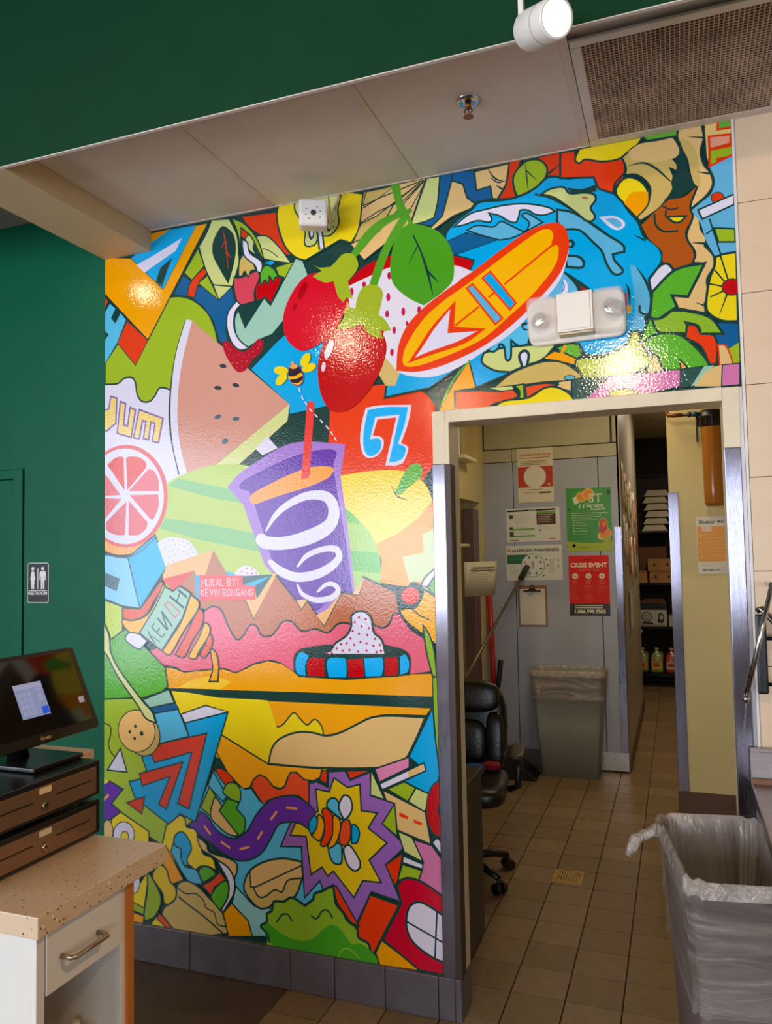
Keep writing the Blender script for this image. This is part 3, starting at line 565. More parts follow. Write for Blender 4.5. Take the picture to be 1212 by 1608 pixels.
P osh 0 bg -4693,1290 -4647,1331 -4639,1305 -4693,1260
P yel 12 bg -4609,1121 -4519,1185 -4230,1053 -4231,701 -4706,643
F wht 9 bg -4378,1011 -4384,978 -4399,947 -4423,921 -4453,903 -4486,894 -4520,896 -4550,907 -4575,928 -4590,956 -4596,989 -4590,1022 -4575,1053 -4550,1079 -4520,1097 -4486,1106 -4453,1104 -4423,1092 -4399,1071 -4384,1043
F yel 8 bg -4437,992 -4445,968 -4464,951 -4489,949 -4508,961 -4516,984 -4508,1008 -4489,1024 -4464,1027 -4445,1014
F tan 9 bg -4599,1015 -4602,985 -4610,957 -4622,935 -4638,919 -4656,913 -4673,916 -4689,928 -4702,948 -4710,974 -4713,1003 -4710,1033 -4702,1061 -4689,1084 -4673,1099 -4656,1105 -4638,1102 -4622,1090 -4610,1070 -4602,1044
F yel 13 bg -4058,1116! -3922,1220! -3875,1192 -3860,1129 -3776,1112 -3731,1015 -3701,930 -3611,902 -3579,811! -3657,834 -3732,825 -3778,794 -3839,825 -4009,843 -4098,963!
F lbl 13 bg -4012,914! -3980,988 -3915,944 -3885,819 -3824,801 -3763,789 -3707,686! -3824,684 -3901,754 -3962,836
F cyd 13 bg -3985,1001 -3961,1057 -3899,1083 -3838,1029 -3812,955 -3854,874 -3847,824 -3885,819 -3916,880 -3915,944 -3962,958
P og 13 bg -4063,956 -3890,697 -4013,645 -4095,810
P yel 12 bg -4425,467 -4231,740 -4279,415
F wht 8 bg -4322,624 -4326,595 -4337,567 -4354,544 -4376,528 -4400,520 -4424,522 -4446,532 -4463,551 -4475,576 -4478,605 -4475,635 -4463,662 -4446,685 -4424,702 -4400,709 -4376,707 -4354,697 -4337,678 -4326,653
P lim 10 bg -4425,465 -4267,417 -4276,364 -4425,392
P og2 8 bg -4425,376 -4283,354 -4292,290 -4425,271
F lim 15 bg -4247,725! -4183,655 -4117,547 -4120,456 -4184,357 -4276,316! -4279,396 -4247,569
P yel 10 bg -4184,338 -4136,390 -4043,300 -4232,273
P ket 10 bg -4152,349 -4133,400 -3949,301 -4027,277
F yel2 15 bg -4183,733 -4119,792 -4056,761 -4025,674 -3971,630 -3964,554 -4011,490 -4081,487 -4096,562 -4159,632 -4196,679
#hot_dog_motif
F dtn 15 bg -4081,455! -3972,534 -3951,645 -3878,693 -3764,669 -3643,583 -3532,498 -3471,333! -3706,273! -3950,275 -4108,394!
C bg 11 -3966,637 -3871,592 -3779,603 -3704,563 -3674,504 -3599,476 -3570,393 -3482,381
C bg 14 -3940,557 -3825,496 -3705,437 -3519,326
F tan 13 bg -3761,1063! -3670,1009 -3641,949 -3462,919 -3387,878 -3405,786 -3463,806 -3581,905 -3716,966
F grn 13 bg -3745,785 -3687,832 -3612,814 -3579,777! -3703,699!
F grn 13 bg -3613,637 -3553,708 -3479,742 -3465,644 -3510,551 -3547,502! -3628,585
P ket 10 bg -3545,803 -3490,753 -3598,677 -3628,608 -3709,676 -3627,724
F wht 15 bg -3581,903! -3463,844 -3410,751 -3418,650 -3466,569 -3518,485! -3535,510! -3472,618 -3464,719 -3508,801
P og 13 bg -3518,485 -3439,573 -3289,457 -3253,340 -3468,308
#cookie_spoon_motif
C bg 10 -4699,1925 -4631,1899 -4623,1832 -4648,1749 -4623,1683 -4581,1646
F dtn 10 bg -4124,1888 -4118,1834 -4129,1780 -4156,1734 -4195,1698 -4244,1677 -4298,1673 -4351,1686 -4398,1716 -4435,1758 -4457,1810 -4463,1866 -4452,1920 -4425,1967 -4384,2003 -4334,2023 -4281,2026 -4228,2012 -4181,1982 -4145,1940
F cok 9 bg -4169,1912 -4167,1858 -4183,1805 -4215,1760 -4261,1725 -4316,1704 -4374,1700 -4432,1714 -4481,1743 -4518,1785 -4539,1837 -4542,1892 -4526,1946 -4493,1992 -4446,2027 -4390,2047 -4331,2049 -4274,2035 -4225,2005 -4189,1963
D bg 15 -4366,1914 -4423,1864 -4374,1811
D bg 20 -4302,1857
F spn 15 bg -4700,2784! -4648,2689 -4631,2607 -4623,2532 -4539,2391 -4308,2144 -4195,2043 -4160,1953! -4260,1987 -4341,2089 -4556,2336 -4648,2483 -4699,2537!
#honey_jar_motif
F ket 13 bg -4497,2912! -4315,2904! -4103,3143! -4071,3100 -4160,2992 -4258,2857 -4389,2809 -4489,2825
F ylh 13 bg -4082,3116! -4060,3086! -4176,2898 -4323,2692! -4422,2704 -4497,2773 -4500,2821! -4389,2806 -4241,2857 -4144,2992
P mnt 13 bg -4063,3093 -3983,3053 -3917,3099 -3807,3039 -3890,2834 -4097,2556 -4323,2701 -4176,2898
F ylh 13 bg -3807,3026! -3730,2967 -3749,2888 -3875,2729 -3970,2582 -4025,2521 -4092,2556! -3906,2794
F ket 13 bg -3734,2901 -3685,2863 -3704,2771 -3797,2638 -3876,2508 -3962,2526! -3843,2716
F ylh 13 bg -3673,2793 -3624,2759 -3640,2681 -3720,2575 -3767,2498 -3829,2513 -3798,2573 -3720,2692
F ket 13 bg -3628,2700 -3602,2668 -3613,2590 -3675,2511 -3721,2535 -3674,2615
F og2 13 bg -3621,2596! -3568,2552 -3543,2450 -3552,2321! -3634,2318! -3599,2422 -3614,2525
F wht 13 bg -4464,2665 -4422,2704 -4323,2692! -4242,2635! -4307,2571 -4356,2572 -4455,2627
L bg 19 -4019,3017 -3874,2916
L bg 19 -3936,3071 -3846,3006
L bg 13 -3951,2957 -3909,3049
L dor 9 -4069,2943 -4024,2966 -3915,2884 -3964,2833 -4069,2943
L bg 14 -4097,2887 -4036,2730
L bg 14 -4097,2887 -3992,2761
L bg 14 -4141,2831 -4042,2732
L bg 10 -4169,2786 -4198,2751 -4097,2668 -4062,2701
L bg 10 -4147,2710 -4114,2746
V bg -4237,2727,5 -4209,2672,12 -4159,2613,6
V bg -4114,2629,8 -4203,2681,6
#toucan_motif
F pal2 0 bg -1791,3128! -1679,3151! -1683,2963! -1793,3022!
F grs 10 bg -1749,3080! -1729,3139 -1679,3174! -1682,3010!
F wht 12 bg -1794,3092! -1766,3151 -1684,3223! -1685,3168! -1745,3086!
F ylh 15 bg -1974,2914! -1908,2927 -1832,2939 -1774,3069! -1676,3010! -1684,2660! -1812,2751 -1922,2832
F bg 0 bg -2127,3126! -2006,3093 -1904,3093 -1866,3122 -1804,3104 -1774,3045 -1807,2963 -1858,2921 -1945,2938 -1988,2997 -1994,3045 -2032,3069
F rdo 0 bg -1809,3019 -1824,2983 -1860,2961 -1904,2960 -1940,2983 -1953,3019 -1938,3055 -1902,3078 -1857,3078 -1822,3055
C bg 11 -1870,2921 -1809,2874 -1735,2843
F lm2 13 bg -1788,2804! -1738,2729 -1704,2613 -1688,2427! -1720,2426! -1765,2611
#striped_tray_motif
F bg 0 bg -2860,2422! -2856,2546 -2785,2608 -2579,2642! -2091,2653! -1939,2618 -1888,2549 -1899,2431! -2409,2377! -2816,2386!
F cyn 13 bg -2850,2472 -2839,2540 -2793,2585 -2717,2556! -2753,2475 -2750,2389! -2830,2404
F red 13 bg -2748,2487 -2710,2541 -2581,2541! -2592,2480 -2583,2392! -2740,2389!
F cyn 13 bg -2579,2480 -2556,2542 -2419,2546 -2397,2486 -2409,2391! -2563,2386!
F red 13 bg -2406,2538! -2268,2550! -2240,2491 -2264,2397! -2398,2392!
F cyn 13 bg -2268,2550! -2112,2564! -2097,2496 -2119,2412! -2257,2401!
F red 13 bg -2099,2557! -1993,2572! -1982,2499 -1994,2422! -2102,2415!
F cyn 13 bg -1978,2570! -1927,2589 -1895,2525 -1909,2454 -1962,2429! -1979,2428!
F wht 16 bg -2580,2563! -2594,2584 -2539,2598 -2498,2653 -2403,2716 -2362,2790 -2361,2863 -2307,2900 -2242,2894 -2197,2840 -2180,2744 -2116,2686 -2086,2577!
D mag 10 -2298,2854 -2243,2840 -2333,2817 -2277,2787 -2218,2774 -2352,2751 -2300,2730 -2232,2722 -2371,2693 -2168,2694 -2289,2668 -2451,2648 -2240,2659 -2184,2642 -2132,2650 -2341,2645 -2404,2656 -2489,2615 -2439,2598 -2381,2605 -2310,2595 -2241,2604 -2159,2595 -2123,2606 -2529,2579 -2569,2574
#kiwi_motif
F yel 16 bg -2944,6205! -2964,6102 -2940,5965 -2883,5824 -2798,5733 -2713,5694! -2405,5814! -2310,5773! -2241,5890 -2205,6151! -2620,6279!
F pal 13 bg -2799,6193! -2385,6197! -2421,6061 -2416,5944 -2487,5866 -2584,5869 -2627,5810 -2698,5809 -2718,5851 -2710,5941 -2765,6055 -2800,6127
F bg 0 bg -2631,5909 -2637,5875 -2650,5856 -2665,5858 -2678,5882 -2682,5917 -2677,5951 -2664,5970 -2648,5967 -2636,5944
F wht 0 bg -2641,5910 -2644,5889 -2649,5877 -2656,5878 -2662,5892 -2664,5914 -2661,5935 -2655,5947 -2648,5946 -2643,5932
F bg 0 bg -2480,5942 -2485,5914 -2496,5898 -2510,5900 -2520,5920 -2524,5950 -2520,5978 -2508,5994 -2495,5991 -2484,5972
F wht 0 bg -2487,5943 -2489,5925 -2495,5915 -2502,5916 -2507,5928 -2509,5947 -2507,5965 -2501,5975 -2494,5974 -2489,5962
L bg 58 -2593,6013 -2565,5762
L wht 27 -2593,6013 -2565,5768
F bg 0 bg -2694,6059 -2697,6049 -2704,6043 -2713,6045 -2720,6052 -2722,6064 -2720,6074 -2712,6079 -2704,6078 -2697,6070
#striped_fan_motif
P tn3 12 bg -2202,6164 -1686,6182 -1821,5845 -2205,5617 -2317,5762 -2241,5864
P dtn 8 bg -2204,6055 -2077,6090 -1944,6161 -2182,6160
P dtn 10 bg -2227,5913 -2092,5954 -1737,6154 -1946,6029 -2082,5826 -2269,5780 -2297,5771
L bg 10 -2211,6035 -2077,6090 -1712,6168
L bg 10 -2226,5923 -2078,5989 -1868,6040 -1705,6163
L bg 10 -2082,5826 -1882,6005 -1702,6160
L bg 8 -2006,5638 -1885,5856 -1739,6080 -1686,6163
V bg -1952,5742,3 -1899,5808,11 -1858,5901,4
P pal 10 bg -1682,6175 -1579,6174 -1615,5860 -1681,5846 -1821,5833
P nvy 12 bg -1579,6180 -1421,6181 -1423,6120 -1487,6126 -1555,5850 -1619,5787 -1744,5832 -1630,5863 -1596,5992
P nvy 12 bg -1485,6193 -1314,6166 -1303,6015 -1195,6023 -1178,5927 -1290,5926 -1314,5918 -1374,5965 -1402,6079 -1487,6122
P tn3 13 bg -1487,6122 -1402,6079 -1374,5971 -1314,5915 -1346,5881 -1481,5849 -1619,5777 -1645,5767 -1669,5783 -1567,5864
P tn3 12 bg -1312,6157 -1051,6170 -1079,6019 -1147,5918 -1182,5928 -1195,6025 -1300,6012
V bg -1212,6159,4 -1160,6077,13 -1084,6036,3
V bg -1196,6089,4 -1137,6042,11 -1084,6044,3
V bg -1156,6028,3 -1121,5997,13 -1092,5974,4
F dor 13 bg -1051,6182! -957,6187! -1001,6088 -1026,6010 -1006,5899! -1143,5917! -1077,6019
F dor 15 bg -842,6176! -594,6185! -574,6088! -250,6048! -249,5922 -321,5851! -311,5803! -438,5884! -447,5948 -578,5973 -711,5998 -811,6052
F lim 15 bg -994,6111 -923,6163 -831,6150 -780,6082 -801,6003 -895,5938 -988,5905 -1023,5985 -1025,6057
V bg -935,6141,4 -927,6039,10 -918,5936,3
V bg -925,6086,10 -853,6004,3
V bg -766,6041,18 -663,6111,3
#wave_motif
F cyd 18 bg -1333,5879! -1272,5920 -1094,5903 -965,5915 -860,5955 -767,6014 -622,5976 -533,5982 -452,5955 -438,5884! -353,5839 -281,5758 -231,5670 -171,5581 -143,5487 -103,5447 -53,5395 -27,5335 -37,5271 -112,5182! -108,5059 -109,4971 -147,4915 -154,4844 -249,4822 -273,4736 -369,4702 -477,4680 -562,4712 -595,4778! -995,4840! -1082,4622! -1343,4535! -1392,4741! -1697,4568! -2054,4527! -1966,5060! -1536,5615! -1546,5714 -1470,5799
F pal 16 bg -1277,4789! -1147,4810 -950,4811 -752,4795! -851,4697 -977,4664 -1082,4628! -1198,4651 -1291,4719
F lbl 16 bg -1253,4810! -1206,4790 -1170,4812 -1157,4840 -1125,4819 -1114,4724 -1079,4732 -1073,4860! -1019,4813 -950,4817! -922,4982! -991,4967 -1012,5063! -1180,4860!
C bg 12 -945,4973 -986,4967 -981,4931 -935,4920
F wht 20 bg -979,4774 -949,4739 -968,4651 -982,4589! -1000,4666 -1017,4743
F lbw 12 bg -1380,5723! -1301,5746 -1182,5715 -1127,5747 -1064,5713 -972,5651 -935,5650! -919,5707 -969,5762 -928,5773 -822,5690! -1020,5617 -1137,5610! -1278,5671
P nvy 8 bg -1535,5663 -1386,5706 -1146,5613 -1476,5551
F wht 13 bg -1483,5764! -1359,5841 -1238,5856 -1071,5863 -921,5842 -785,5795 -735,5755! -809,5741 -877,5758 -922,5795 -980,5805 -992,5766 -1017,5721 -1075,5745 -1132,5790 -1212,5824! -1192,5776 -1216,5756 -1300,5782 -1397,5768
F lbw 16 bg -718,5766! -608,5724 -500,5636 -395,5539 -281,5442 -270,5389! -347,5384! -337,5338 -285,5262 -309,5236 -351,5249 -391,5323 -421,5418 -483,5496 -568,5590 -672,5613! -721,5673!
F bg 0 bg -646,5914! -547,5884 -449,5897! -439,5849! -538,5848 -615,5862!
C bg 14 -873,5905 -760,5855 -618,5749 -521,5663 -374,5524
F pal 15 bg -827,5896! -758,5925 -668,5920 -626,5866 -526,5854 -462,5830 -450,5788 -486,5737 -459,5675 -478,5642 -522,5652 -586,5720 -661,5791 -738,5857
F brn 0 bg -499,5807 -504,5804 -517,5805 -531,5810 -542,5818 -546,5825 -540,5828 -528,5827 -513,5822 -502,5814
F wht 0 bg -432,5662! -338,5655 -270,5609 -263,5568 -309,5548 -362,5579
F lbw 0 bg -390,5641! -328,5636 -286,5601 -287,5569 -319,5569
F bg 0 bg -602,5498 -608,5480 -621,5470 -637,5473 -649,5486 -653,5506 -648,5524 -635,5534 -619,5531 -607,5518
F lbw 0 bg -623,5499 -626,5491 -631,5487 -638,5488 -644,5494 -645,5503 -643,5510 -637,5514 -631,5513 -625,5507
F lbw 18 bg -672,5422! -584,5403 -545,5357 -565,5320 -664,5341!
F bg 0 bg -703,5326! -622,5266 -515,5171 -458,5101! -572,5099! -635,5187!
P red 0 bg -574,5193 -483,5100 -555,5099
F lbw 0 bg -744,5260! -693,5308! -612,5207 -577,5108! -885,5094!
V wht -749,5111,15 -680,5170,37 -680,5242,18
V prp -720,5136,3 -685,5194,7 -695,5236,4
P pnk2 0 bg -367,5085 -261,5100 -264,5008 -337,5012
P og 0 bg -269,5008 -237,5015 -244,4955 -265,4958
F lbw 0 bg -238,5295! -192,5260 -134,5129 -113,5005 -136,4936 -172,4935! -181,4980! -149,4855 -197,4811 -238,4827! -211,5018
V bg -192,5266,4 -143,5175,15 -115,5088,13
C bg 15 -183,5003 -180,4953 -131,4930
V bg -200,5494,4 -134,5450,15
P wht 0 bg -383,5091 -371,5131 -340,5096
V bg -267,5165,4 -250,5112,15 -245,5000,4
#dragonfruit_motif
F red 12 bg -2356,5462! -2219,5569 -2033,5623 -1890,5622 -1699,5593 -1476,5545 -1331,5487! -1459,5216! -2049,4822! -2361,5208!
F wh2 0 bg -2346,5432! -2168,5486 -1982,5534 -1763,5539 -1478,5472 -1345,5405! -1441,5358! -1954,4677! -2048,4834! -2333,5243!
P dt2 0 bg -2046,4840 -1932,4699 -1968,4611 -2046,4618 -2103,4716
P dt2 0 bg -2365,5336 -2319,5254 -2388,5212
F mag 0 bg -1984,5466 -1987,5449 -1995,5439 -2005,5440 -2012,5452 -2015,5470 -2012,5487 -2004,5497 -1994,5496 -1986,5484
F mag 0 bg -2193,5426 -2196,5413 -2204,5406 -2214,5408 -2222,5417 -2225,5431 -2221,5444 -2213,5451 -2203,5449 -2195,5440
F mag 0 bg -2297,5384 -2300,5365 -2308,5354 -2318,5355 -2326,5368 -2329,5388 -2326,5407 -2317,5418 -2307,5416 -2299,5403
F mag 0 bg -1994,5299 -1997,5281 -2006,5270 -2016,5271 -2024,5284 -2027,5304 -2024,5322 -2015,5333 -2005,5331 -1996,5318
F mag 0 bg -2006,5170 -2010,5154 -2018,5145 -2027,5146 -2035,5157 -2038,5174 -2034,5191 -2026,5200 -2017,5199 -2009,5187
F mag 0 bg -1876,5172 -1879,5154 -1887,5143 -1897,5145 -1904,5157 -1907,5176 -1903,5195 -1895,5205 -1886,5204 -1878,5192
F mag 0 bg -1953,5038 -1956,5021 -1964,5011 -1973,5012 -1979,5023 -1982,5041 -1979,5058 -1971,5068 -1963,5067 -1956,5055
F mag 0 bg -1974,4868 -1977,4852 -1985,4843 -1994,4844 -2002,4855 -2005,4872 -2001,4888 -1993,4898 -1984,4896 -1976,4885
F mag 0 bg -1911,5362 -1913,5350 -1920,5342 -1928,5343 -1934,5352 -1936,5366 -1934,5379 -1927,5386 -1919,5385 -1913,5376
F mag 0 bg -1750,5171 -1753,5156 -1761,5147 -1770,5148 -1778,5159 -1780,5175 -1777,5190 -1769,5199 -1760,5198 -1752,5187
F mag 0 bg -1851,5077 -1853,5066 -1859,5059 -1866,5060 -1872,5068 -1874,5080 -1872,5091 -1866,5098 -1859,5097 -1853,5089
#berry_motif
F lf 0 bg -1833,5853! -1694,5806 -1583,5732 -1511,5623 -1487,5510 -1496,5366 -1581,5281 -1727,5200! -1858,5281 -1972,5408 -1988,5560 -1952,5729 -1899,5808
V bg -1800,5751,13 -1743,5622,13 -1690,5442,20 -1653,5272,4
V bg -1763,5669,11 -1840,5536,3
V bg -1687,5452,20 -1604,5359,3
F lf2 0 bg -1976,6198! -1906,6198! -1881,6043 -1850,5962! -1818,5967! -1803,5942! -1832,5922! -1795,5841! -1827,5840! -1871,5922! -2055,5846 -2272,5653! -2318,5685! -2188,5843 -2053,5922 -1922,5956!
F lf2 0 bg -1883,5931! -1832,5897! -1979,5684 -2103,5395! -2169,5410! -2085,5625 -1977,5808
F rd3 0 bg -2645,5580! -2575,5570 -2452,5475 -2365,5361 -2366,5272 -2444,5117 -2569,5017 -2710,4966 -2794,4981 -2879,5065 -2914,5173 -2905,5302 -2831,5450 -2730,5553
F rd4 0 bg -2711,5436 -2722,5416 -2735,5399 -2749,5387 -2761,5381 -2771,5382 -2778,5390 -2781,5403 -2780,5421 -2774,5442 -2766,5464 -2754,5484 -2741,5501 -2728,5513 -2715,5519 -2705,5518 -2699,5510 -2696,5497 -2697,5479 -2702,5458
F rd4 0 bg -2793,5321 -2802,5303 -2814,5294 -2825,5298 -2829,5313 -2826,5333 -2817,5351 -2805,5360 -2795,5356 -2790,5341
F clx 0 bg -2644,5651! -2588,5617 -2491,5609! -2449,5641 -2380,5695 -2298,5682 -2256,5612 -2267,5551 -2343,5473! -2330,5407 -2302,5327! -2358,5341 -2386,5311! -2433,5370 -2465,5490! -2548,5492 -2648,5554! -2568,5588!
F rd5 0 bg -2570,4991! -2499,5085 -2281,5123 -2096,5051 -2039,4970 -2039,4858 -2103,4704 -2211,4565 -2319,4475 -2428,4446 -2523,4479 -2590,4599 -2615,4754 -2606,4880
F wht 0 bg -2490,4939 -2500,4918 -2513,4899 -2525,4886 -2537,4879 -2546,4879 -2552,4886 -2555,4899 -2554,4918 -2549,4940 -2541,4962 -2530,4984 -2518,5003 -2505,5016 -2494,5023 -2484,5023 -2478,5016 -2475,5002 -2476,4984 -2481,4962
F wht 0 bg -2547,4812 -2554,4791 -2565,4779 -2576,4782 -2582,4798 -2582,4820 -2575,4841 -2564,4853 -2553,4850 -2546,4835
F clx 0 bg -2444,5111! -2388,5186 -2360,5246 -2285,5256! -2264,5335 -2222,5405 -2156,5419 -2090,5399 -2055,5345 -2066,5271 -2094,5175! -2042,5131 -1990,5041! -2051,5039! -2062,4982! -2176,5035 -2230,5123! -2335,5098
F rd5 0 bg -2081,5059! -2065,4985! -2051,5045!
#bee_motif
F yel 0 bg -2875,4813 -2890,4795 -2923,4788 -2963,4795 -2994,4813 -3004,4836 -2990,4854 -2956,4861 -2916,4853 -2885,4835
F yel 0 bg -2893,4793 -2885,4770 -2898,4741 -2925,4716 -2958,4705 -2983,4712 -2990,4735 -2978,4764 -2950,4789 -2918,4800
F yel 0 bg -2688,4937 -2676,4917 -2681,4885 -2701,4856 -2729,4839 -2754,4842 -2766,4863 -2761,4894 -2740,4924 -2712,4940
F yel 0 bg -2630,4836 -2635,4815 -2661,4796 -2698,4787 -2733,4792 -2752,4808 -2747,4830 -2721,4849 -2683,4858 -2649,4853
D ogl 14 -2836,4875
F bee 4 lil -2746,4784 -2741,4756 -2743,4730 -2752,4708 -2766,4693 -2784,4686 -2805,4687 -2826,4697 -2845,4715 -2861,4739 -2872,4766 -2877,4794 -2874,4820 -2866,4842 -2852,4858 -2833,4865 -2812,4863 -2791,4853 -2772,4835 -2756,4811
F ylh 0 bg -2876,4773! -2819,4767 -2762,4791! -2746,4766! -2798,4746 -2866,4743!
F ylh 0 bg -2848,4718! -2791,4709 -2744,4734! -2763,4704 -2798,4692
F ogl 0 bg -2790,4847 -2795,4836 -2811,4828 -2833,4827 -2851,4833 -2860,4843 -2855,4854 -2839,4862 -2817,4863 -2798,4857
L wht 11 -2779,4669 -2771,4634
L wht 11 -2759,4603 -2745,4571
L wht 11 -2730,4553 -2712,4525
L wht 11 -2691,4495 -2667,4467
L wht 11 -2647,4447 -2622,4419
L wht 11 -2600,4398 -2577,4373
L wht 11 -2552,4349 -2525,4318
L wht 11 -2509,4299 -2491,4270
L wht 11 -2479,4252 -2461,4223
#surfboard_motif
F wht 0 bg -1962,4739! -1896,4690 -1745,4654 -1620,4657 -1447,4711 -1253,4810 -1062,4917 -874,5081 -711,5255 -644,5453! -930,5520! -1853,4924!
F rdo 0 bg -1957,4724! -1937,4909 -1863,5060 -1733,5179 -1556,5289 -1345,5405 -1139,5529 -973,5621 -834,5669 -721,5668 -658,5605 -645,5476 -692,5333 -779,5219 -919,5086 -1084,4955 -1264,4846 -1446,4771 -1631,4718 -1794,4700
F yls 0 bg -1895,4763 -1890,4867 -1826,4982 -1722,5104 -1583,5208 -1408,5305 -1165,5450 -975,5563 -835,5632 -767,5623 -750,5573 -765,5524 -720,5511! -716,5464 -729,5396 -788,5301 -917,5168 -1082,5037 -1262,4905 -1444,4830 -1630,4778 -1793,4744
L rdo 14 -1489,5015 -1304,5136
L rdo 14 -1231,5195 -1183,5227
L rdo 14 -1111,5276 -887,5426 -757,5514
P rdo 0 bg -773,5496 -724,5558 -704,5485 -731,5510
F rdo 0 bg -1866,4772! -1791,4868 -1661,5036 -1478,5206! -1495,5010! -1255,4966! -1419,4875 -1666,4818
F wht 0 bg -1805,4809! -1740,4887 -1649,5010 -1522,5146! -1547,4966! -1321,4956! -1479,4894 -1690,4845
P lbw 15 rdo -1391,5285 -1348,5311 -1133,5028 -1185,4991
P cyd 15 rdo -1272,5346 -1212,5385 -1031,5127 -1075,5085
P og 10 bg -1388,4741 -1341,4535 -1439,4532 -1500,4526 -1504,4360 -1639,4370 -1511,4586
C grs 12 -1380,4743 -1510,4610 -1607,4428
#bread_landscape_motif
F dtn 16 bg -1213,4523! -1094,4611 -954,4661 -817,4682 -707,4659 -620,4593 -573,4538! -655,4523! -844,4530 -1015,4523
F lbw 7 bg -629,4543 -636,4535 -655,4531 -678,4533 -696,4540 -703,4550 -696,4559 -677,4563 -654,4561 -635,4553
P tn3 10 bg -744,4526 -655,4531 -658,4450 -756,4482
F ket 15 bg -1500,4526! -1308,4514 -1167,4496 -1073,4511! -1026,4448! -1099,4420 -1192,4410 -1252,4386! -1312,4332! -1505,4348!
P pal 8 bg -1248,4527 -1073,4528 -1060,4498 -1155,4495
F lim 13 bg -1061,4527! -992,4532! -987,4420! -1029,4420! -1022,4483
F ket 12 bg -981,4514! -844,4524 -744,4505! -868,4480 -972,4426!
F yel 15 bg -1229,4373! -1134,4423 -960,4431 -845,4490 -756,4487 -680,4441 -636,4386! -652,4280! -1230,4326!
F grs 13 bg -759,4770! -658,4790 -593,4772! -579,4702! -618,4667! -705,4725
P og 12 bg -851,4702 -771,4748 -704,4729 -602,4671 -630,4632 -750,4675
L og 19 -686,4782 -718,4726
F lm3 15 bg -624,4645 -574,4679 -477,4669 -369,4691 -272,4747 -244,4811 -197,4827! -188,4760! -112,4587! -301,4515! -568,4530!
V bg -503,4531,3 -486,4580,9 -470,4534,3
#palm_leaf_motif
F dor 0 bg -687,6427! -676,6425! -676,6413!
P rdo 15 bg -683,6174 -583,6171 -574,6100 -271,6057 -245,6035 -248,5945 -320,5879 -332,5813 -428,5864 -458,5950 -689,5988
F grs 15 bg -129,6182! 114,6199! 115,6132! -99,6140!
F yel 15 bg -549,6176! -124,6175! -163,6121 -271,6052 -400,6052 -508,6090 -553,6070 -582,6105
F dtn 15 bg -266,6056! -163,6121 -37,6129 71,6135! 106,6077 115,6020 96,5974 61,5992! 97,5929 83,5895 48,5916! 66,5863 56,5818! 58,5765 -1,5686 -54,5640 -160,5585! -182,5615! -92,5747 -99,5838 -170,5913 -249,5928! -240,5977
F tn3 0 bg -222,6088! -142,6128 -38,6124 65,6128! 102,6073 107,6022 91,5986! -43,5979 -198,6026!
V bg -225,5988,4 -125,5989,13 -44,5934,15 45,5828,8
F yel 16 bg -304,5853 -255,5903 -192,5897 -130,5844 -95,5759 -113,5683 -180,5619! -261,5726 -309,5797
F og 0 bg -261,5730! -216,5792 -153,5792 -101,5780! -110,5694 -180,5622!
F bg 0 bg 66,6142! 124,6046 167,5999 158,5890 209,5775! 173,5743 91,5703 -1,5703! 58,5765 55,5832 88,5903 81,5982 113,6021
F brn2 0 bg 216,5771! 180,5665 168,5612 176,5545 134,5486 126,5422 168,5328 177,5248! 43,5220! -26,5285! -28,5358 -103,5447 -153,5556! -55,5638! 30,5701! 131,5707
F tn3 15 bg 108,6177! 254,6180! 269,6099 242,5995 259,5903 296,5841 310,5762 271,5693 176,5620! 216,5560 223,5472 255,5401 243,5349! 294,5276 294,5200 249,5120 255,5022 229,4960! 233,4893! 44,4954! 25,5040! 126,5017! 239,5230! 165,5246! 182,5314 132,5432 176,5556 164,5635 214,5764! 177,5864 161,5956 101,6112
F dtn 0 bg 118,6120! 194,6049 229,5909 233,5749! 195,5784 173,5876 161,5961 126,6051
V bg 172,6114,4 261,6088,13
V bg 215,5862,4 284,5836,15
V bg 168,5382,4 244,5365,18
V bg 175,4973,3 242,4937,15
F yel 15 bg 13,5586! 134,5571! 95,5537 55,5543
C bg 14 -66,5619 -58,5540 -8,5488 83,5478
C bg 12 -12,5666 38,5633 91,5637
C bg 12 12,5634 6,5596 35,5558
F lb3 0 bg 293,5880! 442,5944! 435,5260! 304,5269! 254,5379 224,5504 178,5608 290,5689 316,5783
P tn4 0 bg 274,6170 451,6182 442,5938 298,5879 279,5954
P rose 15 dor 296,6088 431,6077 425,6013 297,6000
P lim 15 dor 297,5995 439,5999 442,5938 293,5884
P dor 0 bg 334,5932 412,5933 338,5908
P grs 15 dor 359,6191 439,6184 436,6121 351,6126
C bg 16 254,6180 266,6089 242,5995 264,5897 301,5835 313,5762 276,5692 178,5619
F dor 7 bg 373,5655 364,5635 344,5625 320,5629 301,5646 295,5669 303,5689 323,5699 347,5695 366,5678
P wht 12 bg 210,5599 436,5668 433,5599 235,5533
P lim 12 bg 304,5460 432,5434 430,5346 327,5362
L bg 10 279,5528 343,5257
L bg 10 251,5426 301,5455
F yel 16 bg 304,5263! 363,5276 435,5276! 427,4815! 336,4829 260,4881 236,4949 264,5118 297,5199
L bg 10 384,5069 336,5269
L bg 10 379,5053 299,5175
L bg 10 374,5049 263,5088
L bg 10 373,5038 264,4999
V bg 372,5017,13 316,4874,3
F red 8 bg 457,5039 453,5023 444,5010 431,5000 414,4994 396,4994 377,4999 361,5009 348,5023 340,5039 338,5056 341,5072 351,5086 364,5095 381,5101 400,5101 418,5096 434,5086 447,5072 455,5056
P nvy 10 bg 307,4822 429,4801 427,4648 309,4639 275,4761
F wht 18 bg -117,5171! -48,5250 4,5264 45,5214! -105,5072!
F grn 18 bg -100,5080! 53,5213 239,5232! 127,5020! 27,5041! 56,4961! -60,4893! -122,4885!
F grn 16 bg -194,4749! -121,4907! -70,4889! -43,4809! -158,4734!
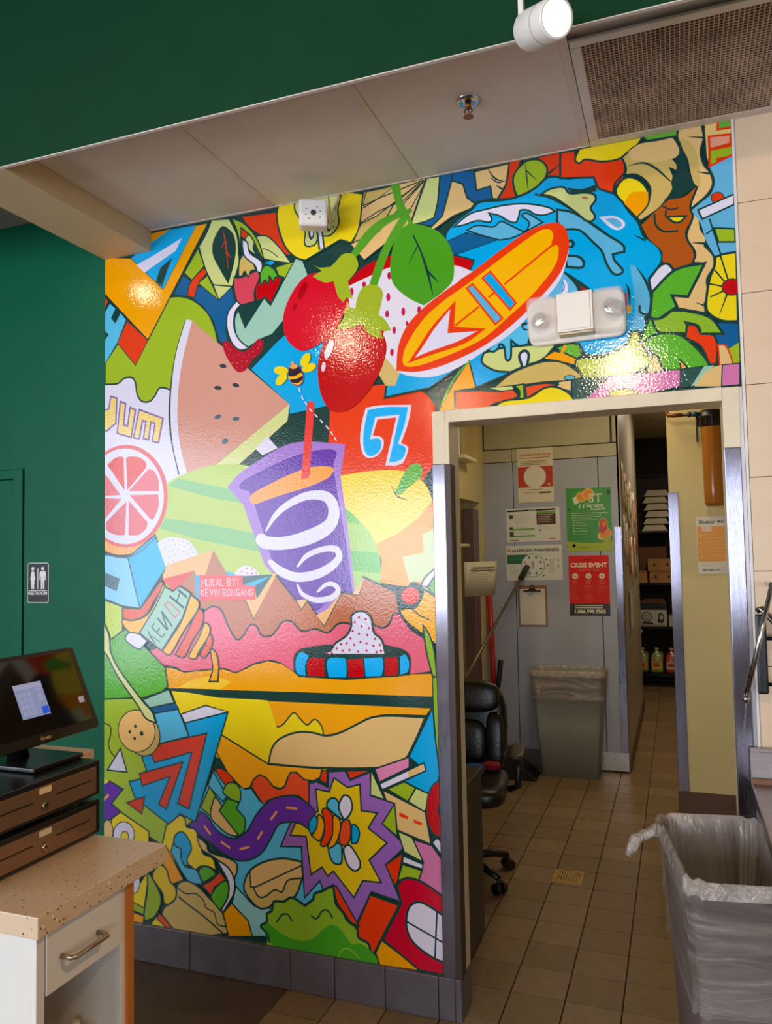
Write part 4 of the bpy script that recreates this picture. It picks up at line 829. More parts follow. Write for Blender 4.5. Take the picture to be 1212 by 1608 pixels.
F lm2 16 bg -109,4892! -40,4896 23,4938! 123,4920 259,4860 335,4743! 196,4759! 179,4815 105,4848! 137,4764! 17,4786 -68,4801
F rdo 15 bg 115,4831! 169,4817 196,4759! 274,4740 296,4662 286,4546! 243,4548! 193,4674 101,4743!
P lim 0 bg 353,4635 426,4674 425,4521 382,4525
F tn3 10 dor 299,4673! 349,4656 387,4535! 305,4533!
P dt2 0 bg -99,4651 -50,4613 -40,4530 -155,4525
F grn 16 bg -179,4737! -84,4787 37,4778 116,4725 210,4607 245,4534! 68,4523! -42,4547 -79,4638 -129,4687
P og 12 bg 59,4602 109,4537 64,4531
P dkg 8 bg -655,4529 -396,4532 -573,4364 -649,4370
P pk3 8 bg -584,4365 -396,4532 -259,4530 61,4534 57,4418 -202,4376
P dkg 8 bg 61,4534 208,4538 164,4419 56,4407
P mnt 0 bg 208,4538 272,4539 159,4419 124,4412
F tn3 0 bg 271,4531! 339,4537! 310,4395! 144,4410! 206,4490
P pk3 8 bg 320,4537 426,4537 420,4395 310,4395
F ylh 13 bg -416,4411! -357,4434 -252,4424 -171,4362! -307,4330!
"""
XL, XR, ZB, ZT, XD, ZD = -2.346, .216, .15, CEIL-.001, -.80, 2.15
def smooth_closed(P, n=4):
    pts = [p[0] for p in P]; c = [p[1] for p in P]; N = len(pts); out = []
    for i in range(N):
        p1, p2 = pts[i], pts[(i+1) % N]; p0 = pts[i-1]; p3 = pts[(i+2) % N]
        if c[i]: p0 = (2*p1[0]-p2[0], 2*p1[1]-p2[1])
        if c[(i+1) % N]: p3 = (2*p2[0]-p1[0], 2*p2[1]-p1[1])
        out.append(p1)
        if c[i] and c[(i+1) % N]: continue
        for k in range(1, n):
            t = k/n; a = -.5*t**3+t*t-.5*t; b = 1.5*t**3-2.5*t*t+1; d = -1.5*t**3+2*t*t+.5*t; e = .5*t**3-.5*t*t
            out.append((a*p0[0]+b*p1[0]+d*p2[0]+e*p3[0], a*p0[1]+b*p1[1]+d*p2[1]+e*p3[1]))
    return out
def smooth_open(pts, n=5):
    out = []; N = len(pts)
    for i in range(N-1):
        p1, p2 = pts[i], pts[i+1]
        p0 = pts[i-1] if i else tuple(2*a-b for a, b in zip(p1, p2)); p3 = pts[i+2] if i+2 < N else tuple(2*b-a for a, b in zip(p1, p2))
        for k in range(n):
            t = k/n; w0 = -.5*t**3+t*t-.5*t; w1 = 1.5*t**3-2.5*t*t+1; w2 = -1.5*t**3+2*t*t+.5*t; w3 = .5*t**3-.5*t*t
            out.append(tuple(w0*a+w1*b+w2*c+w3*d for a, b, c, d in zip(p0, p1, p2, p3)))
    out.append(pts[-1]); return out
def clip(poly, axis, val, keep_less):
    out = []; n = len(poly)
    for i in range(n):
        a, b = poly[i], poly[(i+1) % n]; ia = (a[axis] <= val) == keep_less or a[axis] == val; ib = (b[axis] <= val) == keep_less or b[axis] == val
        if ia: out.append(a)
        if ia != ib:
            t = (val-a[axis])/(b[axis]-a[axis]); out.append((a[0]+(b[0]-a[0])*t, a[1]+(b[1]-a[1])*t))
    return out
class Motif:
    def __init__(s): s.mb = MB(); s.cols = []
    def ci(s, c):
        if c not in s.cols: s.cols.append(c)
        return s.cols.index(c)
MOT = {}; ORDER = []; LAYER = [0]
from mathutils.geometry import tessellate_polygon
def put(mo, c, poly, y):
    xs = [p[0] for p in poly]; zs = [p[1] for p in poly]
    if not (max(xs) > XL and min(xs) < XR and max(zs) > ZB and min(zs) < ZT): return
    q = poly
    if min(xs) < XL: q = clip(q, 0, XL, False)
    if max(xs) > XR: q = clip(q, 0, XR, True)
    if min(zs) < ZB: q = clip(q, 1, ZB, False)
    if max(zs) > ZT: q = clip(q, 1, ZT, True)
    if len(q) < 3: return
    parts = []
    if max(p[0] for p in q) <= XD or min(p[1] for p in q) >= ZD: parts = [q]
    else:
        parts = [clip(q, 1, ZD, False), clip(clip(q, 1, ZD, True), 0, XD, True)]
    for p in parts:
        if len(p) < 3: continue
        vs = [Vector((a[0], y, a[1])) for a in p]
        if len(p) == 4 and c[0] == '~': fs = [(0, 1, 2, 3)]
        else: fs = tessellate_polygon([[Vector((a[0], a[1], 0)) for a in p]])
        good = []
        for f in fs:
            a, b, d = (p[f[0]], p[f[1]], p[f[2]])
            ar = (b[0]-a[0])*(d[1]-a[1])-(b[1]-a[1])*(d[0]-a[0])
            if abs(ar) < 1e-9: continue
            good.append(tuple(f) if ar > 0 else tuple(reversed(f)))
        mo.mb.add(vs, good, mo.ci(c))
def ribbon(mo, c, pts, ws, closed, y):
    n = len(pts); L = []; R = []
    for i in range(n):
        a = pts[i-1] if (i or closed) else pts[0]; b = pts[(i+1) % n] if (i < n-1 or closed) else pts[-1]; p = pts[i]
        d1 = (p[0]-a[0], p[1]-a[1]); d2 = (b[0]-p[0], b[1]-p[1])
        l1 = math.hypot(*d1) or 1; l2 = math.hypot(*d2) or 1
        if math.hypot(*d1) == 0: d1, l1 = d2, l2
        if math.hypot(*d2) == 0: d2, l2 = d1, l1
        n1 = (-d1[1]/l1, d1[0]/l1); n2 = (-d2[1]/l2, d2[0]/l2); m = (n1[0]+n2[0], n1[1]+n2[1]); l = math.hypot(*m)
        if l < .3: m = n1; k = 1
        else: m = (m[0]/l, m[1]/l); k = min(1/max(.3, m[0]*n1[0]+m[1]*n1[1]), 2.2)
        h = ws[i]/2*k
        L.append((p[0]+m[0]*h, p[1]+m[1]*h)); R.append((p[0]-m[0]*h, p[1]-m[1]*h))
    for i in range(n if closed else n-1):
        j = (i+1) % n; put(mo, c, [L[i], L[j], R[j], R[i]], y)
def disc(c, r, n=10): return [(c[0]+r*math.cos(6.2832*i/n), c[1]+r*math.sin(6.2832*i/n)) for i in range(n)]
def build_mural():
    root = thing('wall_mural', 'large colourful cartoon fruit and food mural print covering the wall around the doorway', 'mural', (0, 0, 0))
    mo = None; K = .0005; vp = []
    for ln in DATA.strip().split('\n'):
        if ln[0] == '#':
            nm = ln[1:]
            if nm not in MOT: MOT[nm] = Motif(); ORDER.append(nm)
            mo = MOT[nm]; continue
        t = ln.split(); LAYER[0] += 1; y = -.001-LAYER[0]*1.5e-5; k = t[0]
        if k in 'FP':
            wd = int(t[2]); P = [((int(a)*K, int(b.rstrip('!'))*K), k == 'P' or b.endswith('!')) for a, b in (s.split(',') for s in t[4:])]
            pts = smooth_closed(P, 4) if k == 'F' else [p[0] for p in P]
            put(mo, t[1], pts, y)
            if wd: ribbon(mo, t[3], pts, [wd*K]*len(pts), True, y-.6e-5)
        elif k in 'LC':
            pts = [tuple(int(a)*K for a in s.split(',')) for s in t[3:]]; wd = int(t[2])*K
            if k == 'C': pts = smooth_open(pts)
            ribbon(mo, t[1], pts, [wd]*len(pts), False, y)
        elif k == 'V':
            pts = smooth_open([tuple(int(a)*K for a in s.split(',')) for s in t[2:]])
            ribbon(mo, t[1], [p[:2] for p in pts], [p[2] for p in pts], False, y)
            for p in (pts[0], pts[-1]):
                if p[2] > .004: put(mo, t[1], disc(p[:2], p[2]/2), y-.3e-5)
        elif k == 'D':
            for s in t[3:]: put(mo, t[1], disc(tuple(int(a)*K for a in s.split(',')), int(t[2])*K, 8), y)
    for nm in ORDER:
        m = MOT[nm]
        if not m.mb.f: continue
        mats = [mat('print_'+c, PAL[c], rough=MURAL_ROUGH, spec=.5, noise=.025, nscale=3, bump=MURAL_BUMP, bscale=130) for c in m.cols]
        o = m.mb.build(nm, mats, root, recalc=False)
        if LAB.get(nm): o['label'] = LAB[nm]
MURAL_ROUGH, MURAL_BUMP = .08, .21
build_mural()

# ================================================================ objects
def ring(n, a, b, z, r=None, cx=0, cy=0):   # rounded rectangle ring, n points per quarter
    r = r if r is not None else min(a, b)*.25; pts = []
    for q, (sx, sy) in enumerate(((1, 1), (-1, 1), (-1, -1), (1, -1))):
        for k in range(n):
            t = math.pi/2*(q+k/(n-1)); pts.append((cx+sx*(a-r)+r*math.cos(t), cy+sy*(b-r)+r*math.sin(t), z))
    return pts
def loft(mb, rings, mi=0, smooth=True, capb=False, capt=False):
    n = len(rings[0]); o = len(mb.v); vs = [p for r in rings for p in r]
    fs = [(j*n+i, j*n+(i+1) % n, (j+1)*n+(i+1) % n, (j+1)*n+i) for j in range(len(rings)-1) for i in range(n)]
    mb.add(vs, fs, mi, smooth)
    if capb: mb.f.append(tuple(o+i for i in reversed(range(n)))); mb.m.append(mi); mb.sm.append(False)
    if capt: mb.f.append(tuple(o+(len(rings)-1)*n+i for i in range(n))); mb.m.append(mi); mb.sm.append(False)
    return mb
def wallprint(items, parent, name, y, mats, dy=.0004):
    """flat print facing -Y: items (mat index, layer, points (x, z) or ('t', text, x, z, size, bold, align, rot))"""
    b = MB()
    for mi, lay, sh in items:
        yy = y-lay*dy
        if sh[0] == 't':
            v, f = text_mesh(sh[1], sh[4], sh[5], 0, sh[6] if len(sh) > 6 else 'CENTER')
            b.add([(sh[2]+p.x, yy, sh[3]+p.y) for p in v], f, mi)
        elif sh[0] == 'r': b.add([(sh[1], yy, sh[2]), (sh[3], yy, sh[2]), (sh[3], yy, sh[4]), (sh[1], yy, sh[4])], [(0, 1, 2, 3)], mi)
        elif sh[0] == 'd':
            n = 20; b.add([(sh[1]+sh[3]*math.cos(6.2832*i/n), yy, sh[2]+(sh[4] if len(sh) > 4 else sh[3])*math.sin(6.2832*i/n)) for i in range(n)], [tuple(range(n))], mi)
        else: b.add([(p[0], yy, p[1]) for p in sh[1]], [tuple(range(len(sh[1])))], mi)
    return b.build(name, mats, parent, recalc=False)
def flat(c, rough=.4): return mat('ink_%d_%d_%d_%d' % (*c, rough*100), c, rough, noise=0)

# ---- air return grille
v = thing('ceiling_vent', 'large square brown-dusted air return grille in the low ceiling, top right', 'vent', (.0625, -.317, CEIL))
mg = mat('grille_dusty', (184, 156, 132), .6, noise=.3, nscale=9)
mw = mat('vent_frame', (214, 202, 188), .45)
b = MB()
for a in ((-.298, -.300, .298, -.268), (-.298, .268, .298, .312), (-.298, -.268, -.268, .268), (.268, -.268, .298, .268)): b.box((a[0], a[1], -.007), (a[2], a[3], .002))
b.build('frame', mw, v, .003)
MB().box((-.27, -.27, .028), (.27, .27, .032)).build('backing', mat('vent_dark', (40, 24, 18), .9), v)
b = MB()
for k in range(44):
    t = -.268+k*.01247
    b.box((t-.0015, -.268, -.006), (t+.0015, .268, .006))
b.build('grille_bars_across', mg, v)['kind'] = 'stuff'
b = MB()
for k in range(44):
    t = -.268+k*.01247
    b.box((-.268, t-.0014, -.0055), (.268, t+.0014, .0055))
b.build('grille_bars_along', mg, v)['kind'] = 'stuff'

# ---- sprinkler
s = thing('fire_sprinkler', 'small chrome and brass fire sprinkler head hanging from the white ceiling', 'sprinkler', (-.569, -.438, CEIL))
mc = mat('chrome', (190, 190, 190), .15, metal=1, noise=0); mbz = mat('brass', (146, 92, 50), .35, metal=.9)
MB().lathe((0, 0, 0), [(.0, -.006), (.016, -.006), (.026, -.010), (.037, -.004), (.038, 0)], 28).build('escutcheon', mc, s)
MB().cyl((0, 0, -.004), (0, 0, -.026), .010, .008, 12).build('body', mbz, s)
b = MB()
for a in (0, math.pi): b.tube([(.007*math.cos(a), .007*math.sin(a), -.024), (.013*math.cos(a), .013*math.sin(a), -.034), (.002*math.cos(a), 0, -.052)], .0022, 6)
b.cyl((0, 0, -.026), (0, 0, -.05), .002, n=8).build('frame_arms', mbz, s)
b = MB().cyl((0, 0, -.052), (0, 0, -.054), .014, n=16)
for k in range(10):
    a = k*.6283; b.box((-.002, .012, -.054), (.002, .017, -.0525), 0, Matrix.Rotation(a, 4, 'Z'))
b.build('deflector', mbz, s)

# ---- track light
t = thing('track_light', 'white cylindrical track spotlight glowing in front of the green header', 'light', (0, 0, 0))
mp = mat('lamp_white', (232, 226, 220), .35, noise=0)
A = Vector((-.224, -.95, 2.936)); B_ = Vector((-.300, -.872, 2.974)); ax = (B_-A).normalized(); B2 = A+ax*.125
def along(mb, prof, c, d, n=32, mi=0):
    q = d.to_track_quat('Z', 'Y').to_matrix().to_4x4(); return mb.lathe(c, prof, n, mi, q)
b = MB(); along(b, [(.040, 0), (.0455, -.002), (.047, .004), (.047, .118), (.042, .128), (.03, .131), (0, .132)], A, ax); b.build('housing', mp, t)
b = MB(); along(b, [(.0475, .046), (.0478, .047), (.0475, .048)], A, ax); b.build('seam_ring', mat('seam_grey', (150, 140, 130), .5), t)
b = MB(); along(b, [(0, .002), (.041, .002)], A, ax); b.build('lens', mat('lamp_glow', (255, 244, 214), .3, noise=0, emit=(255, 236, 196), estr=14), t)
MB().box((-.324, -.905, 2.965), (-.311, -.880, 3.16)).box((-.262, -.900, 3.0), (-.250, -.880, 3.16)).box((-.312, -.905, 3.15), (-.250, -.855, 3.165)).build('yoke', mp, t, .002)
MB().cyl((-.31, -.868, 3.01), (-.25, -.895, 3.01), .006).build('pivot_screw', mc, t)
MB().box((-.32, -.92, 3.165), (-.24, -.84, 3.22)).build('track_adapter', mp, t, .004)
MB().cyl((-.28, -.88, 3.22), (-.28, -.88, 4.5), .011, n=12).build('drop_stem', mp, t)

# ---- security sensor/camera under the ceiling
c = thing('security_camera', 'small white box security camera bracketed to the mural top', 'camera', (-1.262, -.125, 2.968), (math.radians(10), 0, math.radians(26))); c.scale = (1.18,)*3
MB().box((-.046, -.035, -.042), (.046, .045, .042)).build('housing', mp, c, .008)
MB().cyl((0, -.036, 0), (0, -.0375, 0), .0085, n=16).build('lens', M_bk, c)
b = MB()
for x, z in ((-.022, .012), (-.024, -.006), (-.014, -.018), (.012, .018), (.022, .004), (.021, -.014)): b.cyl((x, -.036, z), (x, -.0372, z), .0018, n=8)
b.build('infrared_dots', M_bk, c)['kind'] = 'stuff'
MB().prism([(.047, -.04, .052), (.052, .02, .05), (.060, .05, -.03), (.050, -.035, -.03)], (.004, .006, 0)).build('side_shield', M_beam, c)
b = MB().lathe((.075, .100, .012), [(0, .0), (.030, .0), (.036, -.006), (.036, -.014)], 24, 0, Matrix.Rotation(math.radians(90), 4, 'X').to_4x4())
b.tube([(.02, .03, .0), (.06, .07, .01), (.073, .10, .012)], .009, 10); b.build('mount', mp, c)
MB().cyl((.098, .078, .026), (.1, .076, .026), .004, n=8).cyl((.070, .078, -.018), (.072, .076, -.018), .004, n=8).build('mount_screw', M_bk, c)
MB().cyl((.072, .08, .04), (.088, .05, .088), .004, n=8).build('cable_stub', M_beam, c)

# ---- emergency light
e = thing('emergency_light', 'white twin-head emergency light fixed to the mural above the doorway', 'light', (-.303, -.010, 2.478), (0, math.radians(-1.0), 0))
me_ = mat('emergency_white', (240, 228, 218), .35, noise=.02)
loft(MB(), [ring(5, .166, .082, 0, .03), ring(5, .166, .082, -.014, .03), ring(5, .160, .076, -.018, .028)], capb=True, capt=True).build('base_plate', me_, e, rot=(math.radians(-90), 0, 0)).location = (0, -.0, 0)
for ch in e.children: ch.rotation_euler = (math.radians(-90), 0, 0); 
b = MB(); b.box((-.058, -.070, -.060), (.062, -.012, .076)); b.box((-.050, -.073, -.054), (.054, -.068, .070)); b.build('centre_box', me_, e, .007)
MB().box((-.056, -.066, -.068), (.060, -.020, -.061)).build('lower_lip', mat('lip_cream', (216, 196, 160), .4), e, .002)
mgl = bpy.data.materials.new('clear_plastic'); mgl.use_nodes = True; nt = mgl.node_tree; nt.nodes.clear()
o_ = nt.nodes.new('ShaderNodeOutputMaterial'); mx = nt.nodes.new('ShaderNodeMixShader'); tr_ = nt.nodes.new('ShaderNodeBsdfTransparent'); pr = nt.nodes.new('ShaderNodeBsdfPrincipled')
pr.inputs['Base Color'].default_value = (.95, .89, .83, 1); pr.inputs['Roughness'].default_value = .15; mx.inputs[0].default_value = .30
nt.links.new(tr_.outputs[0], mx.inputs[1]); nt.links.new(pr.outputs[0], mx.inputs[2]); nt.links.new(mx.outputs[0], o_.inputs[0])
for sx, rr in ((-1, .030), (1, .034)):
    cx = sx*.112
    b = MB(); loft(b, [ring(5, .052, .076, 0, .02), ring(5, .052, .076, .040, .02), ring(5, .045, .068, .052, .02)], capt=True)
    for k in range(10): b.box((-.036, .020+k*.0045, .050), (.036, .0215+k*.0045, .0530))
    b.build('lens_cover', mgl, e, loc=(cx, -.018, .004), rot=(math.radians(90), 0, 0))
    h = MB().lathe((0, 0, 0), [(0, -.022), (rr*.5, -.018), (rr*.85, -.004), (rr, .010), (rr*.7, .016), (0, .02)], 20).build('lamp_head', mat('lamp_reflector', (226, 220, 214), .12, metal=.85, noise=0, bump=1, bscale=140), e, loc=(cx+(-.008 if sx < 0 else .012), -.048, .008 if sx > 0 else -.004), rot=(math.radians(78), 0, math.radians(18*sx)))
    MB().lathe((0, 0, 0), [(0, .004), (.006, .0), (.007, -.012)], 12).build('bulb', mat('bulb_glass', (255, 250, 236), .1), h)

# ---- restroom sign
r = thing('restroom_sign', 'black restroom sign with white woman and man figures on the green wall', 'sign', (-2.7135, -.0015, 1.566))
mk, mwt = flat((22, 20, 24)), flat((232, 224, 222))
loft(MB(), [ring(5, .061, .091, 0, .010), ring(5, .061, .091, .004, .010)], capb=True, capt=True).build('plate', mat('sign_rim', (190, 186, 180), .35), r, rot=(math.radians(90), 0, 0))
loft(MB(), [ring(5, .057, .087, 0, .008), ring(5, .057, .087, .0012, .008)], capb=True, capt=True).build('black_face', mk, r, loc=(0, -.0042, 0), rot=(math.radians(90), 0, 0))
W = [('p', [(-.036, .052), (-.022, .052), (-.014, .015), (-.020, .012), (-.018, -.004), (-.021, -.004), (-.021, -.028), (-.028, -.028), (-.030, -.004), (-.031, -.028), (-.037, -.028), (-.038, -.004), (-.041, -.004), (-.038, .012), (-.044, .015)])]
Mn = [('p', [(.014, .052), (.042, .052), (.046, .046), (.046, .012), (.041, .012), (.040, .030), (.038, .030), (.038, -.028), (.030, -.028), (.029, .008), (.027, .008), (.026, -.028), (.018, -.028), (.018, .030), (.016, .030), (.015, .012), (.010, .012), (.010, .046)])]
it = [(0, 1, W[0]), (0, 1, Mn[0]), (0, 1, ('d', -.029, .064, .0085)), (0, 1, ('d', .028, .064, .0085)), (0, 1, ('r', -.0025, -.028, .0025, .066)), (0, 1, ('r', -.052, -.036, .052, -.0335)), (0, 1, ('t', 'RESTROOM', 0, -.047, .021, .0006))]
wallprint([x for x in it], r, 'figures_and_lettering', -.0055, [mwt])

# ---- posters on the grey kitchen wall
PY = 3.4085
def sheet(name, label, x0, z0, x1, z1, col, y=PY, cat='poster', tilt=0, rough=.35, group=None):
    o = thing(name, label, cat, ((x0+x1)/2, y, (z0+z1)/2), (0, math.radians(tilt), 0), group)
    MB().box((-(x1-x0)/2, -.0008, -(z1-z0)/2), ((x1-x0)/2, .0006, (z1-z0)/2)).build('paper', flat(col, rough), o); return o
white = flat((236, 232, 226)); grey = flat((150, 144, 138)); dk = flat((40, 36, 34)); red_ = flat((196, 62, 38)); redc = flat((226, 40, 26)); orn = flat((246, 160, 50)); grn = flat((110, 176, 50)); dgr = flat((36, 110, 66))
rnd = random.Random(3)
def lines(x0, x1, z0, dz, n, h=.003, mi=1, lay=2, ragged=.3):
    return [(mi, lay, ('r', x0, z0-k*dz-h, x1-(x1-x0)*ragged*rnd.random(), z0-k*dz)) for k in range(n)]
p = sheet('notice_poster', 'cream and brick-red distribution issue notice high on the grey kitchen wall', -1.172, 2.055, -.892, 2.484, (228, 218, 188))
it = [(0, 1, ('r', -.137, -.095, .137, .068)), (2, 2, ('d', -.004, -.013, .088)), (0, 1, ('t', 'DISTRIBUTION ISSUE?', 0, .160, .026, .0004))]
it += lines(-.12, .12, .140, .016, 1, .005, 0, 1, .1)+lines(-.115, .115, .112, .013, 3, .004, 1, 1, .2)+lines(-.06, .06, -.112, .012, 1, .003, 1, 1, 0)+lines(-.1, .03, -.136, .012, 1, .003, 1, 1, 0)+[(3, 1, ('r', .03, -.146, .12, -.134)), (2, 2, ('d', .105, -.075, .010, .006))]
wallprint(it, p, 'print', -.0012, [red_, flat((150, 110, 76)), flat((232, 226, 202)), dk])
p = sheet('procedure_poster', 'white laminated procedure sheet with brown box above the allergen poster', -1.272, 1.745, -.850, 2.010, (228, 226, 212), tilt=-1)
it = [(0, 1, ('r', -.203, .108, .178, .121)), (1, 1, ('r', .030, .088, .178, .102)), (2, 1, ('r', .030, -.003, .178, .086)), (1, 1, ('r', -.185, -.040, .01, -.028)), (1, 1, ('r', -.185, -.092, .01, -.080)), (3, 1, ('r', -.188, .055, -.156, .083)), (3, 1, ('r', -.188, -.030, -.160, -.012)), (3, 1, ('r', -.188, -.085, -.156, -.05)), (3, 1, ('r', .045, -.05, .065, -.042)), (4, 2, ('t', 'PROCEDURE', 0, .1145, .011, .0002))]
it += lines(-.145, -.02, .080, .013, 6, .003, 5, 1)+lines(-.145, -.01, -.012, .012, 1, .003, 5, 1)+lines(-.145, 0, -.052, .012, 2, .003, 5, 1)+lines(.04, .165, .078, .014, 5, .004, 5, 2)+lines(.04, .16, -.02, .012, 2, .003, 5, 1)+[(6, 1, ('r', -.185, -.121, -.12, -.114)), (6, 1, ('r', .12, -.118, .17, -.11))]
wallprint(it, p, 'print', -.0012, [flat((40, 26, 22)), grn, flat((92, 50, 24)), flat((80, 76, 72)), white, flat((196, 188, 168)), flat((206, 110, 60))])
p = sheet('allergen_poster', 'white allergen awareness poster with a green ring of food icons', -1.280, 1.440, -.842, 1.715, (230, 228, 212), y=PY+.0005, tilt=-.5)
it = [(0, 1, ('t', 'ALLERGEN AWARENESS', .012, .098, .0345, .0009)), (1, 1, ('r', -.212, -.008, -.02, .066)), (2, 2, ('d', -.010, -.020, .094)), (3, 3, ('d', -.010, -.020, .089)), (4, 1, ('d', -.195, .100, .011, .013))]
for k in range(8):
    a = .39+k*.785; it.append((5 if k != 3 else 4, 4, ('d', -.010+.068*math.cos(a), -.020+.066*math.sin(a), .0085)))
it += [(6, 4, ('r', -.021, -.045, .002, .012)), (5, 2, ('d', .096, .022, .006)), (5, 2, ('d', .105, -.02, .006)), (5, 2, ('d', .072, -.100, .006))]+lines(-.2, -.12, -.03, .013, 5, .003, 6, 1)+lines(.115, .175, .025, .014, 8, .003, 6, 1)+lines(-.2, -.05, .046, .014, 2, .003, 7, 2)+[(0, 1, ('r', .184, .0, .190, .035)), (0, 1, ('r', .184, -.04, .190, -.012))]
wallprint(it, p, 'print', -.0012, [flat((70, 66, 56)), dgr, grn, flat((232, 230, 216)), flat((220, 110, 70)), flat((86, 56, 40)), flat((180, 176, 160)), flat((70, 140, 96))], .0003)
p = sheet('service_poster', 'green service poster with orange slices and cut fruit beside the notices', -.800, 1.660, -.462, 2.150, (70, 158, 62))
it = [(0, 1, ('p', [(-.169, -.245), (.169, -.245), (.169, -.165), (.09, -.178), (-.0, -.182), (-.09, -.175), (-.169, -.165)])), (1, 3, ('d', -.052, .175, .040)), (2, 4, ('d', -.052, .175, .034)), (1, 5, ('d', .0, .195, .045)), (2, 6, ('d', .0, .195, .038)),
      (3, 2, ('p', [(-.12, .17), (-.085, .185), (-.07, .13), (-.105, .115)])), (3, 7, ('t', 'ST', .052, .160, .095, .001)), (3, 3, ('t', 'Service', .045, .108, .044, .0008)), (3, 3, ('t', 'Research', .072, .080, .030, .0004)),
      (1, 1, ('d', .105, -.055, .034, .066)), (4, 2, ('d', .105, -.055, .030, .062)), (5, 3, ('d', .092, -.075, .020, .036)), (2, 4, ('d', .112, -.04, .014, .02)), (1, 2, ('d', .135, -.11, .032, .036)), (2, 3, ('d', .135, -.11, .028, .032)), (1, 2, ('d', .085, -.13, .026, .028)), (2, 5, ('d', .095, -.125, .02, .02)), (0, 5, ('d', .13, -.155, .03, .02)), (4, 1, ('t', 'Service first', -.045, -.213, .018, 0)), (4, 1, ('d', -.118, -.2, .012)),
      (6, 1, ('d', .152, .205, .014, .022)), (6, 1, ('d', -.148, .082, .007))]
it += lines(-.135, .15, .052, .016, 1, .003, 3, 1, .0)+lines(-.13, .11, .036, .013, 4, .003, 3, 1, .4)+lines(-.10, .0, -.022, .022, 5, .0025, 3, 1, .4)+[(3, 1, ('d', -.115, -.02-k*.022, .005)) for k in range(5)]+[(3, 1, ('p', [(-.07+k*.03, .11), (-.058+k*.03, .125), (-.066+k*.03, .085), (-.074+k*.03, .088)])) for k in range(2)]
wallprint(it, p, 'print', -.0012, [flat((178, 194, 34)), flat((250, 210, 110)), flat((246, 150, 40)), flat((226, 236, 206)), flat((214, 80, 40)), flat((220, 60, 90)), flat((36, 90, 40))], .0002)
p = sheet('crisis_poster', 'bright red crisis event hotline poster with a black foot', -.796, 1.168, -.494, 1.628, (236, 26, 6), rough=.6)
it = [(0, 1, ('r', -.151, -.230, .151, -.138)), (1, 1, ('t', 'CRISIS EVENT', 0, .155, .0455, .0016)), (2, 1, ('t', 'H O T L I N E', 0, .118, .026, .0006)), (1, 2, ('t', '1.866.599.7503', 0, -.200, .0385, .0012)), (3, 1, ('t', 'hotline', -.01, .201, .02, .0004))]
it += lines(-.11, .11, -.150, .017, 2, .006, 1, 2, .1)
for k in range(3):
    x = -.103+k*.100; it.append((1, 1, ('d', x, .072, .022))); it.append((4, 2, ('p', [(x-.010, .082), (x-.002, .078), (x+.012, .064), (x+.008, .060), (x-.004, .068)])))
    it += lines(x-.022, x+.022, .04, .011, 3, .004, 2, 1, .3)+lines(x-.034, x+.038, .004-.002*k, .0125, 9 if k < 2 else 5, .003, 5, 1, .5)
wallprint(it, p, 'print', -.0012, [dk, flat((248, 236, 200)), flat((244, 130, 90)), flat((120, 14, 10)), flat((228, 60, 40)), flat((240, 96, 66))])

c = thing('clipboard', 'brown clipboard holding a blank white sheet below the allergen poster', 'clipboard', (-1.080, 3.404, 1.245), (0, math.radians(-.5), 0))
MB().box((-.112, -.002, -.160), (.112, .002, .155)).build('board', mat('hardboard', (150, 96, 56), .5), c, .0015)
MB().box((-.100, -.0035, -.152), (.098, -.0022, .128)).build('paper', flat((222, 214, 196), .6), c)
b = MB().box((-.068, -.012, .108), (.068, -.002, .118)).lathe((0, -.006, .118), [(.0, .0), (.030, .0), (.026, .006), (.012, .014)], 16, 0, Matrix.Scale(1.2, 4, (1, 0, 0)))
b.tube([(-.016, -.006, .13), (-.014, -.008, .15), (0, -.009, .158), (.014, -.008, .15), (.016, -.006, .13)], .003, 8); b.build('clip', M_bk, c)

# ---- papers on the left kitchen wall and fittings there
def sidesheet(name, label, y0, z0, y1, z1, col, x=-1.4485, cat='notice', d=.0008, items=None):
    o = thing(name, label, cat, (x, (y0+y1)/2, (z0+z1)/2), (0, 0, math.radians(90)))
    MB().box((-(y1-y0)/2, -d, -(z1-z0)/2), ((y1-y0)/2, 0, (z1-z0)/2)).build('paper', flat(col, .6), o)
    if items: wallprint(items, o, 'print', -.001, [dk, flat((130, 124, 112)), white])
    return o
sidesheet('chart_sheet', 'long white chart with a black column on the yellow wall', 2.53, 1.21, 3.0, 1.63, (196, 190, 160), items=[(0, 1, ('r', -.225, -.20, -.13, .17)), (0, 1, ('t', 'SCHEDULE', -.02, .19, .05, .001))]+lines(-.10, .2, .15, .034, 10, .003, 1, 1, .1), x=-1.575)
b = MB(); b.box((-1.57, 2.52, 1.2), (-1.50, 2.53, 1.22))
n = thing('paper_notice', 'curled white typed paper notice taped on the wall post', 'notice', (-1.36, 2.865, 1.475), (0, 0, math.radians(52)))
b = MB(); N = 8
vs = [(-.155+.31*i/N, -.004-.02*math.sin(3.14*i/N), z) for z in (-.125, .125) for i in range(N+1)]; vs[N] = (vs[N][0]-.03, vs[N][1], vs[N][2]+.02)
b.add(vs, [(i, i+1, N+2+i, N+1+i) for i in range(N)], 0, True)
o = b.build('paper', flat((214, 206, 178), .6), n, recalc=False); sd = o.modifiers.new('thickness', 'SOLIDIFY'); sd.thickness = .0006
wallprint(lines(-.11, .11, .085, .02, 2, .008, 0, 1, .1)+lines(-.12, .1, .035, .018, 4, .003, 1, 1, .3), n, 'print', -.026, [flat((110, 100, 90)), flat((170, 160, 140))])
wf = thing('wall_shelf', 'white corner shelf ledge high on the left kitchen wall', 'shelf', (-1.45, 2.62, 2.34))
MB().box((-.02, -.12, -.012), (.085, .22, .014)).build('board', mat('shelf_cream', (232, 226, 190), .5), wf, .003)
